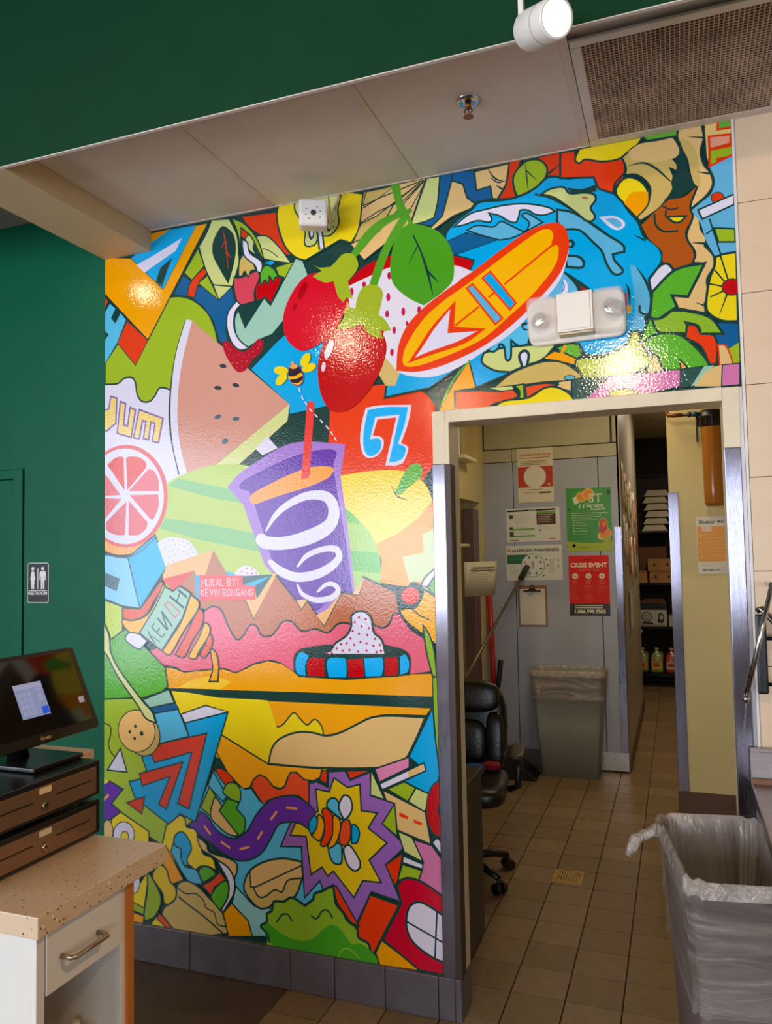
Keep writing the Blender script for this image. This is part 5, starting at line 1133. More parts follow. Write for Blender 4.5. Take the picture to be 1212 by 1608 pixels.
MB().box((.0, .02, -.08), (.008, .04, -.012)).box((.0, .02, -.02), (.07, .04, -.012)).build('bracket', mat('shelf_cream', (232, 226, 190), .5), wf)
wh = thing('white_cabinet', 'narrow white box with a black side above the wall ledge', 'box', (-1.48, 2.56, 2.50))
MB().box((-.05, -.05, -.13), (.04, .10, .30)).build('body', mat('shelf_white', (226, 224, 200), .5), wh, .003)
MB().box((-.05, .10, -.13), (.03, .16, .30)).build('dark_side', M_bk, wh, .003)
rd = thing('towel_bar', 'short cream rod fixed across the dark wall recess', 'rod', (-1.55, 2.7, 1.72))
MB().cyl((.06, -.16, .0), (.10, .18, 0), .013, n=12).build('bar', mat('shelf_cream', (232, 226, 190), .5), rd)
MB().box((-.02, -.17, -.02), (.06, -.15, .02)).build('bracket', mat('shelf_cream', (232, 226, 190), .5), rd)
ps = thing('steel_door_post', 'brown-grey steel post standing in the left kitchen recess', 'post', (-1.49, 3.10, 0))
MB().box((-.05, -.03, 0), (.035, .13, 2.0)).build('post', mat('post_steel', (126, 104, 96), .4, metal=.5), ps, .004)

# ---- brooms
m = thing('mop', 'grey mop handle with a black grip leaning across the corner', 'mop', (0, 0, 0))
a, c_ = Vector((-1.115, 3.395, 1.545)), Vector((-1.305, 2.2, .876)); dd = (c_-a)
MB().cyl(a+dd*.10, a+dd*1.30, .012, n=12).build('handle', mat('mop_alu', (124, 112, 92), .35, metal=.7), m)
MB().cyl(a, a+dd*.13, .024, .022, n=14).build('grip', M_bk, m, .003)
m = thing('broom', 'red-handled broom standing against the back corner', 'broom', (0, 0, 0))
MB().cyl((-1.415, 3.36, 1.40), (-1.37, 3.30, .12), .021, n=12).build('handle', mat('red_plastic', (190, 26, 20), .4), m)
MB().box((-1.43, 3.27, .06), (-1.31, 3.37, .13)).build('head', mat('red_plastic', (190, 26, 20), .4), m, .01)
b = MB()
for i in range(8):
    for j in range(4): b.box((-1.425+i*.0138, 3.275+j*.026, .0), (-1.420+i*.0138, 3.280+j*.026, .07))
b.build('bristles', M_bk, m)['kind'] = 'stuff'
m = thing('dustpan', 'black upright lobby dustpan on the floor beside the grey bin', 'dustpan', (-1.15, 3.09, 0))
MB().prism([(.13, -.10, 0), (.13, -.10, .02), (-.10, -.10, .20), (-.16, -.10, .20), (-.16, -.10, 0)], (0, .20, 0)).build('pan', M_bk, m, .006)
MB().cyl((-.13, .0, .18), (-.17, .08, .68), .008, n=10).build('pole', M_bk, m)
MB().cyl((-.172, .08, .64), (-.150, .11, .84), .019, n=12).build('grip', M_bk, m, .004)

# ---- office chair
ml = mat('black_leather', (26, 24, 20), .32, noise=.2, nscale=20, bump=.5, bscale=60)
ch = thing('office_chair', 'black padded leather office chair behind the doorway edge', 'chair', (-1.105, 1.21, 0), (0, 0, math.radians(8)))
def cushion(mb, c, sx, sy, sz, M=None, e=.35, n=14, mi=0):
    vs = []; fs = []; m_ = n
    for j in range(m_+1):
        ph = -math.pi/2+math.pi*j/m_
        for i in range(2*n):
            th = math.pi*i/n
            def p(v, q): return math.copysign(abs(v)**q, v)
            v = Vector((sx*p(math.cos(ph), e)*p(math.cos(th), e), sy*p(math.cos(ph), e)*p(math.sin(th), e), sz*p(math.sin(ph), .6)))
            vs.append(Vector(c)+(M @ v if M else v))
    fs = [(j*2*n+i, j*2*n+(i+1) % (2*n), (j+1)*2*n+(i+1) % (2*n), (j+1)*2*n+i) for j in range(m_) for i in range(2*n)]
    return mb.add(vs, fs, mi, True)
cushion(MB(), (0, 0, .46), .25, .24, .055).build('seat', ml, ch)
RB = Matrix.Rotation(math.radians(-8), 4, 'X')
bb = MB(); cushion(bb, (0, .27, .715), .235, .05, .25, RB, .55); cushion(bb, (0, .225, .88), .205, .045, .085, RB, .5); cushion(bb, (0, .205, .64), .13, .04, .12, RB, .5)
for s_ in (-1, 1): cushion(bb, (s_*.175, .215, .65), .05, .045, .15, RB, .55)
bk = bb.build('backrest', ml, ch)
bp_ = MB(); pts = []
for i in range(24):
    t_ = 6.2832*i/23; v_ = RB @ Vector((.238*math.copysign(abs(math.cos(t_))**.55, math.cos(t_)), .0, .238*math.copysign(abs(math.sin(t_))**.6, math.sin(t_)))); pts.append((v_.x, v_.y+.235, v_.z+.715))
bp_.tube(pts, .005, 6); bp_.build('piping', mat('piping_grey', (86, 80, 66), .4), bk)
for s_ in (-1, 1):
    am = MB(); am.tube([(s_*.25, .05, .44), (s_*.30, .04, .46), (s_*.31, .03, .62)], .018, 10); am.build('arm_post', M_bk, ch)
    ap = MB(); cushion(ap, (s_*.305, -.03, .655), .038, .135, .018, None, .6); ap.build('armrest', mat('arm_pad', (64, 56, 44), .35), ch)
MB().cyl((0, 0, .40), (0, 0, .12), .028, n=14).cyl((0, 0, .43), (0, 0, .36), .08, n=14).build('gas_lift', M_bk, ch)
MB().cyl((0, 0, .13), (0, 0, .07), .045, n=16).build('base_hub', M_bk, ch)
for k in range(5):
    a = math.radians(-40+72*k); q = (math.cos(a), math.sin(a))
    MB().tube([(q[0]*.03, q[1]*.03, .105), (q[0]*.18, q[1]*.18, .095), (q[0]*.27, q[1]*.27, .075)], [.024, .02, .014], 10).build('base_leg', M_bk, ch)
    ca = MB(); ca.cyl((q[0]*.272-q[1]*.012, q[1]*.272+q[0]*.012, .028), (q[0]*.272-q[1]*.030, q[1]*.272+q[0]*.030, .028), .028, n=16).cyl((q[0]*.272+q[1]*.012, q[1]*.272-q[0]*.012, .028), (q[0]*.272+q[1]*.030, q[1]*.272-q[0]*.030, .028), .028, n=16).cyl((q[0]*.27, q[1]*.27, .03), (q[0]*.27, q[1]*.27, .08), .010, n=8)
    ca.build('caster', M_bk, ch)
b = MB(); cushion(b, (-1.03, 1.23, .545), .055, .05, .028, None, .7); tag(b.build('blue_cloth', mat('blue_cloth', (24, 84, 170), .8, bump=.5)), 'crumpled blue cloth lying on the office chair seat', 'cloth')
b = MB(); cushion(b, (-.965, 1.34, .540), .05, .04, .022, None, .8); tag(b.build('red_cloth', mat('red_cloth', (150, 16, 24), .8, bump=.5)), 'small red cloth lying on the office chair seat', 'cloth')

fc = thing('file_cabinet', 'low dark cabinet against the inside of the doorway', 'cabinet', (-1.10, .40, 0))
MB().box((-.25, -.25, .02), (.255, .24, .70)).build('body', mat('cabinet_dark', (46, 34, 28), .45), fc, .004)
MB().box((-.26, -.26, .70), (.262, .245, .725)).build('top', mat('cabinet_dark2', (38, 30, 26), .4), fc, .003)
for k in range(2): MB().box((-.24, .24, .06+k*.32), (.24, .252, .35+k*.32)).build('drawer', mat('cabinet_dark2', (38, 30, 26), .4), fc, .003)
MB().box((-.24, -.24, 0), (.24, .23, .03)).build('plinth', M_bk, fc)

# ---- waste bins
mbin = mat('grey_bin_plastic', (126, 122, 118), .45, noise=.05, bump=.2, bscale=90)
def liner_mat(name, fac, ms, col=(.72, .62, .55)):
    m = bpy.data.materials.new(name); m.use_nodes = True; nt = m.node_tree; nt.nodes.clear()
    o = nt.nodes.new('ShaderNodeOutputMaterial'); mx = nt.nodes.new('ShaderNodeMixShader'); t = nt.nodes.new('ShaderNodeBsdfTransparent'); p = nt.nodes.new('ShaderNodeBsdfPrincipled'); tl = nt.nodes.new('ShaderNodeBsdfTranslucent'); m2 = nt.nodes.new('ShaderNodeMixShader')
    p.inputs['Base Color'].default_value = (*col, 1); p.inputs['Roughness'].default_value = .22; p.inputs['Specular IOR Level'].default_value = .8
    tl.inputs['Color'].default_value = (*col, 1); m2.inputs[0].default_value = .35
    tc = nt.nodes.new('ShaderNodeTexCoord'); mp_ = nt.nodes.new('ShaderNodeMapping'); mp_.inputs['Scale'].default_value = ms; mp_.inputs['Rotation'].default_value = (.35, .25, 0); ns = nt.nodes.new('ShaderNodeTexNoise'); ns.inputs['Scale'].default_value = 1.1; ns.inputs['Detail'].default_value = 3; ns.inputs['Distortion'].default_value = 1.6
    bp = nt.nodes.new('ShaderNodeBump'); bp.inputs['Strength'].default_value = .8; bp.inputs['Distance'].default_value = .03
    nt.links.new(tc.outputs['Object'], mp_.inputs['Vector']); nt.links.new(mp_.outputs['Vector'], ns.inputs['Vector']); nt.links.new(ns.outputs['Fac'], bp.inputs['Height']); nt.links.new(bp.outputs['Normal'], p.inputs['Normal'])
    r = nt.nodes.new('ShaderNodeMapRange'); r.inputs['From Min'].default_value = .35; r.inputs['From Max'].default_value = .7; r.inputs['To Min'].default_value = fac-.12; r.inputs['To Max'].default_value = fac+.22  # opacity noise paints streak highlights into the film
    nt.links.new(ns.outputs['Fac'], r.inputs['Value']); nt.links.new(r.outputs['Result'], mx.inputs[0])
    nt.links.new(p.outputs[0], m2.inputs[1]); nt.links.new(tl.outputs[0], m2.inputs[2]); nt.links.new(t.outputs[0], mx.inputs[1]); nt.links.new(m2.outputs[0], mx.inputs[2]); nt.links.new(mx.outputs[0], o.inputs[0]); return m
def bin_(label, loc, rot, ta, tb, ba, bb_, h, drape, seed, knot, fac):
    """slim rectangular waste bin: half sizes at the top (ta, tb) and base (ba, bb_)"""
    o = thing('waste_bin', label, 'trash can', loc, (0, 0, rot)); rg = random.Random(seed)
    b = MB(); loft(b, [ring(6, ba, bb_, 0, .03), ring(6, ba+(ta-ba)*.5, bb_+(tb-bb_)*.5, h*.5, .03), ring(6, ta, tb, h-.03, .035), ring(6, ta+.008, tb+.008, h-.03, .04), ring(6, ta+.010, tb+.010, h, .04), ring(6, ta-.004, tb-.004, h, .035), ring(6, ba+(ta-ba)*.5-.005, bb_+(tb-bb_)*.5-.005, h*.5, .03), ring(6, ba-.005, bb_-.005, .012, .03)], capb=True, capt=True)
    b.build('body', mat('bin_grey_%d' % seed, (112, 100, 98) if seed == 11 else (146, 148, 140), .42, noise=.05, bump=.2, bscale=90), o)
    n = 22; rings = []
    ph = [rg.uniform(0, 6.28) for _ in range(8)]
    def rr(a, c, z, amp, k):
        base = ring(n, a, c, z, .045); out = []
        N = len(base)
        for i, q in enumerate(base):
            t = 6.2832*i/N; w_ = math.sin(9*t+ph[k % 8])*.4+math.sin(17*t+ph[(k+3) % 8])*.35+math.sin(31*t+ph[(k+5) % 8]+k)*.25
            f = 1+amp*w_/max(a, .05)*.5
            out.append((q[0]*f, q[1]*f, q[2]+amp*.8*math.sin(7*t+ph[(k+2) % 8])))
        return out
    # inside, over the rim, and down the outside
    for k, (s_, z, am) in enumerate(((.80, h*.35, .012), (.86, h*.55, .010), (.92, h*.78, .008), (.97, h-.05, .004))): rings.append(rr((ba+(ta-ba)*z/h)*s_+.0, (bb_+(tb-bb_)*z/h)*s_, z, am, k))
    rings += [rr(ta-.004, tb-.004, h+.006, .003, 4), rr(ta+.006, tb+.006, h+.018, .005, 5), rr(ta+.016, tb+.016, h+.012, .006, 6), rr(ta+.018, tb+.018, h-.02, .006, 7)]
    m_ = 7
    for k in range(1, m_+1):
        z = h-.02-(drape-.02)*k/m_; g = (ta-ba)*(1-z/h)
        rings.append(rr(ta+.012-g+.004*math.sin(k*2.1), tb+.012-(tb-bb_)*(1-z/h)+.004*math.sin(k*2.1+1), z, (.004, .006, .003)[k % 3] if k < m_ else .006, k+1))
    for k in range(4):      # soft pleats inside
        rings[k] = [(x*(1+.035*math.sin(23*6.2832*i/len(rings[k])+seed)*(1 if i % 2 else .4)), y*(1+.02*math.sin(19*6.2832*i/len(rings[k]))), z) for i, (x, y, z) in enumerate(rings[k])]
    lb = MB(); loft(lb, rings[:6], 0); loft(lb, rings[5:8], 1); loft(lb, rings[7:], 2)
    lb.add([(x, y, h*.34) for x, y, z in ring(6, ba*.8, bb_*.8, 0, .03)], [tuple(range(24))], 0)
    L_ = lb.build('liner', [liner_mat('liner_inside_%d' % seed, .58, (7, 7, 1.2)), liner_mat('liner_rim_%d' % seed, .62, (7, 7, 7)), liner_mat('liner_outside_%d' % seed, fac, (2.2, 2.2, 13))], o)
    kx, ky, kz, dx, dy = knot
    kb = MB(); kb.tube([(kx, ky, kz), (kx+dx*.03, ky+dy*.03, kz-.012), (kx+dx*.055, ky+dy*.055, kz-.02)], [.026, .015, .017], 10)
    kb.tube([(kx+dx*.05, ky+dy*.05, kz-.016), (kx+dx*.075, ky+dy*.075, kz-.03), (kx+dx*.088, ky+dy*.088, kz-.055), (kx+dx*.10, ky+dy*.10, kz-.078)], [.013, .019, .017, .009], 10)
    kb.build('liner_knot', liner_mat('liner_knot', .75, (30, 30, 12)), L_)
    return o
# near bin: long side runs away from the camera, slightly turned
bin_('large grey plastic-lined waste bin in the front right foreground', (.098, -.315, 0), math.radians(9.5), .142, .255, .105, .215, .80, .33, 11, (-.155, .17, .80, -1.0, -.25), .20)
bin_('grey slim waste bin with a knotted liner against the kitchen wall', (-.800, 3.262, 0), 0, .258, .133, .205, .115, .765, .19, 12, (-.21, -.135, .66, .05, -.12), .46)

# ---- water filter
f = thing('water_filter', 'amber cylindrical water filter with black head on the yellow wall', 'filter', (.225, 2.46, 0))
ma = mat('amber_plastic', (170, 104, 36), .16, noise=.04, spec=.6)
MB().lathe((0, 0, 0), [(0, 1.925), (.036, 1.925), (.050, 1.930), (.056, 1.95), (.059, 2.05), (.062, 2.42)], 28).build('canister', ma, f)
b = MB().lathe((0, 0, 0), [(.062, 2.42), (.070, 2.43), (.067, 2.47), (.072, 2.475), (.072, 2.49), (.064, 2.50), (.060, 2.525), (0, 2.528)], 28)
for k in range(12): b.box((.062, -.004, 2.425), (.070, .004, 2.475), 0, Matrix.Rotation(k*math.pi/6, 4, 'Z'))
b.build('head', M_bk, f)
MB().box((-.088, .02, 2.34), (-.078, .10, 2.51)).box((.078, .02, 2.34), (.088, .10, 2.51)).box((-.088, .085, 2.44), (.088, .10, 2.52)).build('wall_bracket', M_bk, f, .003)
MB().tube([(-.26, .03, 2.60), (-.26, .02, 2.535), (-.245, .01, 2.512), (-.22, 0, 2.508), (-.17, 0, 2.508)], .013, 12).build('elbow_pipe', mat('copper', (140, 84, 46), .35, metal=.7), f)
MB().cyl((-.17, 0, 2.508), (-.06, 0, 2.508), .011, n=12).cyl((-.135, 0, 2.508), (-.115, 0, 2.508), .018, n=6).build('inlet_pipe', mat('pipe_black', (56, 50, 46), .4), f)
MB().cyl((-.112, 0, 2.508), (-.082, 0, 2.508), .017, n=8).build('blue_coupling', mat('blue_fit', (40, 96, 130), .4), f)
MB().box((.050, -.02, 2.18), (.056, .02, 2.27)).build('sticker', flat((220, 214, 196)), f)
p = sheet('orange_notice', 'orange and white instruction sheet taped under the water filter', .118, 1.505, .372, 1.868, (236, 228, 210), y=2.588)
it = [(0, 1, ('r', -.124, -.105, .124, .118)), (1, 1, ('t', 'Shaker', -.065, .146, .036, .0004)), (1, 1, ('t', 'MANUALLY', .062, .146, .025, .0006)), (2, 2, ('r', -.095, .085, -.038, .125)), (1, 1, ('t', '800-328-2170', -.05, -.158, .017, .0004))]
it += [(3, 2, ('d', -.105, .06-k*.045, .009)) for k in range(4)]+lines(-.085, .1, .07, .0225, 7, .004, 3, 2, .5)+lines(-.11, -.02, -.128, .013, 1, .004, 4, 1)+lines(.0, .11, -.118, .012, 5, .003, 4, 1)
wallprint(it, p, 'print', -.0012, [flat((246, 166, 62)), dk, flat((246, 216, 190)), flat((250, 196, 110)), flat((190, 180, 164))])

# ---- papers pinned along the corridor panel
pk = random.Random(5)
cols = ((226, 218, 196), (236, 230, 214), (214, 196, 160), (230, 222, 206), (206, 190, 156), (222, 120, 80))
k = 0
names = ['tall cream sheet near the corner', 'white form with red print', 'tan curled page', 'pale rota sheet', 'creased tan list', 'small orange card', 'lower white list', 'faded cream page', 'narrow torn strip', 'far white page', 'far lower sheet', 'far tan sheet']
for y0, z0, w_, h_ in ((3.55, 2.02, .26, .34), (3.60, 1.62, .22, .32), (3.90, 1.98, .24, .32), (3.86, 1.55, .26, .34), (4.22, 1.86, .26, .36), (4.20, 1.46, .22, .30), (4.55, 1.96, .24, .32), (4.52, 1.36, .24, .42), (4.85, 1.70, .18, .50), (5.12, 1.88, .24, .34), (5.10, 1.40, .26, .38), (5.48, 1.62, .24, .50)):
    o = thing('pinned_paper', names[k]+' pinned on the corridor panel', 'paper', (-.390, y0, z0), (0, 0, math.radians(90)), 'papers pinned along the corridor panel')
    b = MB(); N = 6; d_ = pk.uniform(.006, .03)
    vs = [(w_*i/N, -.001-d_*.35*abs(math.sin(1.5*i/N+j*.7))*(1-j/3), h_*j/3) for j in range(4) for i in range(N+1)]
    b.add(vs, [(j*(N+1)+i, j*(N+1)+i+1, (j+1)*(N+1)+i+1, (j+1)*(N+1)+i) for j in range(3) for i in range(N)], 0, True)
    s_ = b.build('sheet', flat(cols[k % 6], .6), o, recalc=False); sd = s_.modifiers.new('thickness', 'SOLIDIFY'); sd.thickness = .0008
    wallprint([(0, 1, ('r', .03, h_*.78, w_*.8, h_*.84)), (0, 1, ('r', .03, h_*.6, w_*.5, h_*.64))]+[(1, 1, ('r', .03, h_*(.5-q*.08), w_*pk.uniform(.5, .85), h_*(.52-q*.08))) for q in range(5)], o, 'print', -.0125, [flat((200, 80, 50)), flat((120, 104, 84))]); k += 1
cl = thing('hanging_clipboard', 'pair of long clear document holders hanging low on the corridor panel', 'holder', (-.388, 4.0, 1.02), (0, 0, math.radians(90)))
MB().box((0, -.010, 0), (.22, -.002, .30)).build('board', mat('board_grey', (150, 140, 128), .4), cl, .002)
MB().box((.005, -.014, .005), (.215, -.011, .29)).build('paper', flat((210, 204, 190), .6), cl)
MB().box((.07, -.02, .28), (.15, -.004, .30)).build('clip', mc, cl, .002)

# ---- storage shelving at the end of the corridor
sh = thing('storage_rack', 'black wire storage rack at the far end of the corridor', 'shelving', (0, 0, 0))
mwire = mat('rack_black', (20, 20, 24), .4, metal=.4)
for x in (-.95, .30):
    for y in (7.33, 7.78): MB().cyl((x, y, 0), (x, y, 2.35), .013, n=10).build('upright', mwire, sh)
SHZ = (.165, .725, 1.255, 1.89)
for z in SHZ:
    b = MB()
    for y in (7.33, 7.78): b.box((-.95, y-.006, z-.025), (.30, y+.006, z-.002))
    for y in [7.36+q*.035 for q in range(12)]: b.box((-.95, y-.002, z-.006), (.30, y+.002, z-.002))
    for x in [-.95+q*.125 for q in range(11)]: b.box((x-.003, 7.33, z-.012), (x+.003, 7.78, z-.006))
    b.build('wire_shelf', mwire, sh)
MB().box((-.8, 7.325, .655), (-.44, 7.322, .69)).build('shelf_label', white, sh)
mcard = mat('cardboard', (196, 140, 84), .7, noise=.08); mcd = mat('cardboard_dark', (128, 82, 50), .7, noise=.08)
def carton(label, x0, y0, z0, x1, y1, z1, m=mcard, holes=True, group='cardboard cartons on the storage rack'):
    o = thing('cardboard_box', label, 'box', ((x0+x1)/2, (y0+y1)/2, z0), (0, 0, 0), group); a, c_, h_ = (x1-x0)/2, (y1-y0)/2, z1-z0
    MB().box((-a, -c_, 0), (a, c_, h_)).build('carton', m, o, .003)
    MB().box((-a, -c_-.002, h_*.86), (a, -c_+.001, h_*.90)).build('lid_edge', mcd, o)
    if holes:
        for s_ in (-.5, .5): loft(MB(), [ring(4, .012, .022, 0, .011), ring(4, .012, .022, .003, .011)], capb=True, capt=True).build('hand_hole', M_bk, o, loc=(a*s_, -c_-.0005, h_*.5), rot=(math.radians(90), 0, 0))
    return o
carton('lower brown carton with two hand holes on the second shelf', -.335, 7.36, 1.257, -.035, 7.62, 1.405)
carton('upper brown carton with two hand holes stacked on another', -.35, 7.36, 1.407, -.045, 7.60, 1.55)
carton('taller dark brown carton standing behind the stacked pair', -.46, 7.64, 1.257, -.13, 7.76, 1.70, mcd, False)
carton('small brown carton left of the stacked pair', -.50, 7.36, 1.257, -.36, 7.58, 1.405, mcard, False)
bx = thing('printed_box', 'white and black printed box with a wheel picture on the lower shelf', 'box', (-.30, 7.52, .727), (0, 0, 0))
MB().box((-.17, -.16, 0), (.15, .16, .20)).build('carton', flat((214, 206, 190), .5), bx, .003)
MB().box((-.171, -.161, .20), (.151, .161, .29)).build('black_lid', M_bk, bx, .003)
MB().prism([(-.171, -.161, .29), (.151, -.161, .29), (.10, .0, .33), (-.1, .02, .33)], (0, .06, 0)).build('open_flap', mcd, bx)
wallprint([(0, 1, ('d', -.085, .115, .062)), (1, 2, ('d', -.085, .115, .050)), (0, 3, ('d', -.085, .115, .030)), (1, 4, ('d', -.085, .115, .022)), (0, 1, ('p', [(-.16, .05), (-.02, .05), (.0, .028), (-.12, .03)])), (0, 1, ('p', [(.04, .05), (.10, .04), (.12, .09), (.11, .15), (.06, .17), (.05, .12)])), (1, 2, ('d', .085, .11, .022, .03)), (0, 1, ('r', -.16, .010, .13, .018))], bx, 'print', -.1615, [dk, flat((206, 200, 184))])
bx = thing('white_carton', 'small plain white carton right of the printed box', 'box', (-.06, 7.5, .727)); MB().box((-.07, -.12, 0), (.07, .12, .13)).build('carton', flat((206, 198, 186), .5), bx, .003); MB().box((-.071, -.121, .125), (.071, .121, .133)).build('lid_edge', grey, bx)
def jug(label, x, y, col, lab):
    o = thing('plastic_jug', label, 'jug', (x, y, .167), (0, 0, 0), 'juice jugs on the bottom shelf')
    b = MB(); loft(b, [ring(5, .062, .062, 0, .02), ring(5, .070, .070, .015, .022), ring(5, .070, .070, .17, .022), ring(5, .055, .055, .215, .03), ring(5, .022, .022, .25, .02), ring(5, .020, .020, .27, .018)], capb=True, capt=True); b.build('bottle', mat('jug_'+label[:6], col, .2), o)
    MB().cyl((0, 0, .268), (0, 0, .292), .024, n=14).build('cap', mat('jug_cap', (214, 206, 176), .4), o)
    MB().tube([(.03, -.02, .245), (.062, -.035, .235), (.066, -.03, .16), (.05, -.03, .15)], .009, 8).build('handle', mat('jug_'+label[:6], col, .2), o)
    wallprint([(0, 1, ('r', -.058, .04, .058, .13)), (1, 2, ('r', -.045, .07, .03, .115))], o, 'label_print', -.0705, [flat(lab), flat((190, 80, 30))])
jug('green jug half hidden at the left of the bottom shelf', -.455, 7.46, (150, 150, 70), (214, 170, 80))
jug('yellow-green jug in the middle of the bottom shelf', -.285, 7.46, (168, 170, 96), (226, 190, 96))
jug('red-orange jug at the right of the bottom shelf', -.115, 7.46, (206, 74, 40), (206, 196, 176))
mt = mat('white_carton_tray', (236, 224, 200), .6)
k = 0
for col_, x, zs in ((0, -.235, 6), (1, .10, 3)):
    for q in range(zs):
        o = thing('paper_tray', ('%s white paper tray of the %s stack on the rack top' % (('lowest', 'second', 'third', 'fourth', 'fifth', 'topmost')[q] if zs == 6 else ('lowest', 'middle', 'topmost')[q], 'left' if col_ == 0 else 'right')), 'tray', (x+(-.02, .0, .02, .015, .0, .02)[q], 7.50, SHZ[3]+.003+q*.086), (0, 0, 0), 'paper trays stacked on the rack')
        b = MB(); a = .13; loft(b, [ring(3, a+.02, .14, 0, .004), ring(3, a-.02, .10, .072, .004)], smooth=False, capb=True, capt=True); b.build('tray_body', mt, o)
        MB().box((-a-.022, -.142, -.001), (a+.022, .142, .005)).build('rim', mat('tray_rim', (240, 230, 206), .5), o)
bd = thing('dark_crate', 'dark storage tub on top of the storage rack behind the trays', 'crate', (-.35, 7.72, SHZ[3])); MB().box((-.3, -.05, 0), (.6, .05, .75)).build('tub', mat('tub_dark', (40, 28, 24), .6), bd, .01); MB().box((-.31, -.06, .68), (.61, .06, .74)).build('lid', M_dark, bd, .01)

# ---- counter with cash drawers and screen
def terrazzo():
    m = mat('speckled_worktop', (216, 186, 152), .3, noise=0); nt = m.node_tree; b = nt.nodes['Principled BSDF']; tc = nt.nodes.new('ShaderNodeTexCoord')
    prev = None
    for sc_, th, c in ((75, .17, (66, 48, 44)), (50, .15, (140, 104, 84)), (120, .2, (96, 78, 72)), (38, .13, (240, 226, 206))):
        mp_ = nt.nodes.new('ShaderNodeMapping'); mp_.inputs['Location'].default_value = (sc_*.13, sc_*.3, 1); nt.links.new(tc.outputs['Object'], mp_.inputs['Vector'])
        v_ = nt.nodes.new('ShaderNodeTexVoronoi'); v_.inputs['Scale'].default_value = sc_; nt.links.new(mp_.outputs['Vector'], v_.inputs['Vector'])
        sep = nt.nodes.new('ShaderNodeSeparateColor'); nt.links.new(v_.outputs['Color'], sep.inputs['Color'])
        g = nt.nodes.new('ShaderNodeMath'); g.operation = 'LESS_THAN'; g.inputs[1].default_value = .28; nt.links.new(sep.outputs['Red'], g.inputs[0])
        l = nt.nodes.new('ShaderNodeMath'); l.operation = 'LESS_THAN'; l.inputs[1].default_value = th; nt.links.new(v_.outputs['Distance'], l.inputs[0])
        an = nt.nodes.new('ShaderNodeMath'); an.operation = 'MULTIPLY'; nt.links.new(g.outputs[0], an.inputs[0]); nt.links.new(l.outputs[0], an.inputs[1])
        mx = nt.nodes.new('ShaderNodeMix'); mx.data_type = 'RGBA'; nt.links.new(an.outputs[0], mx.inputs[0]); mx.inputs[7].default_value = (*lin(c), 1)
        if prev: nt.links.new(prev, mx.inputs[6])
        else: mx.inputs[6].default_value = (*lin((216, 186, 152)), 1)
        prev = mx.outputs[2]
    nt.links.new(prev, b.inputs['Base Color']); return m
MT = terrazzo(); mlam = mat('white_laminate', (226, 218, 206), .4, noise=.02); morg = mat('orange_laminate', (196, 118, 44), .4, noise=.05, nscale=20)
ct = thing('counter_cabinet', 'white laminate counter cabinet with one drawer and an orange side panel', 'cabinet', (0, 0, 0))
MB().box((-2.25, -1.452, 0), (-1.305, -1.432, .874)).build('side_panel', mlam, ct, .001)
MB().box((-1.90, -1.182, 0), (-1.305, -1.166, .874)).build('side_panel', mlam, ct, .001)
o = MB().box((-1.90, -1.166, 0), (-1.298, -1.140, .874)).build('side_panel', morg, ct, .001); o['label'] = 'orange laminate outer panel'
MB().box((-1.90, -1.432, 0), (-1.88, -1.182, .874)).build('back_panel', mlam, ct)
MB().box((-1.88, -1.432, .43), (-1.33, -1.182, .448)).build('shelf', mlam, ct)
MB().box((-1.88, -1.432, .06), (-1.33, -1.182, .08)).build('shelf', mlam, ct)
MB().box((-1.33, -1.455, 0), (-1.300, -1.432, .874)).build('face_stile', mlam, ct, .001)
dr = MB().box((-1.33, -1.428, .735), (-1.298, -1.186, .868)).build('drawer', mlam, ct, .0015)
MB().tube([(-1.298, -1.385, .800), (-1.272, -1.385, .800), (-1.264, -1.379, .800), (-1.264, -1.277, .800), (-1.272, -1.271, .800), (-1.298, -1.271, .800)], .0055, 10).build('handle', mat('satin_nickel', (176, 160, 130), .3, metal=.9), dr)
o = MB().box((-2.3, -1.472, .874), (-1.280, -1.03, .92)).build('worktop', MT, None, .002); tag(o, 'beige speckled worktop slab over the white cabinet', 'worktop')
o = thing('raised_ledge', 'beige raised ledge behind the cash drawers', 'ledge', (0, 0, 0))
MB().box((-2.4, -1.0, 1.048), (-1.722, -.79, 1.078)).build('ledge_top', MT, o, .003)
MB().box((-2.36, -.97, 0), (-1.76, -.81, 1.048)).build('ledge_wall', mlam, o)
mcd_ = mat('drawer_black', (20, 19, 20), .25, noise=.05, bump=.2, bscale=200); mbr = mat('bronze_front', (150, 118, 88), .3, metal=.7, noise=.06)
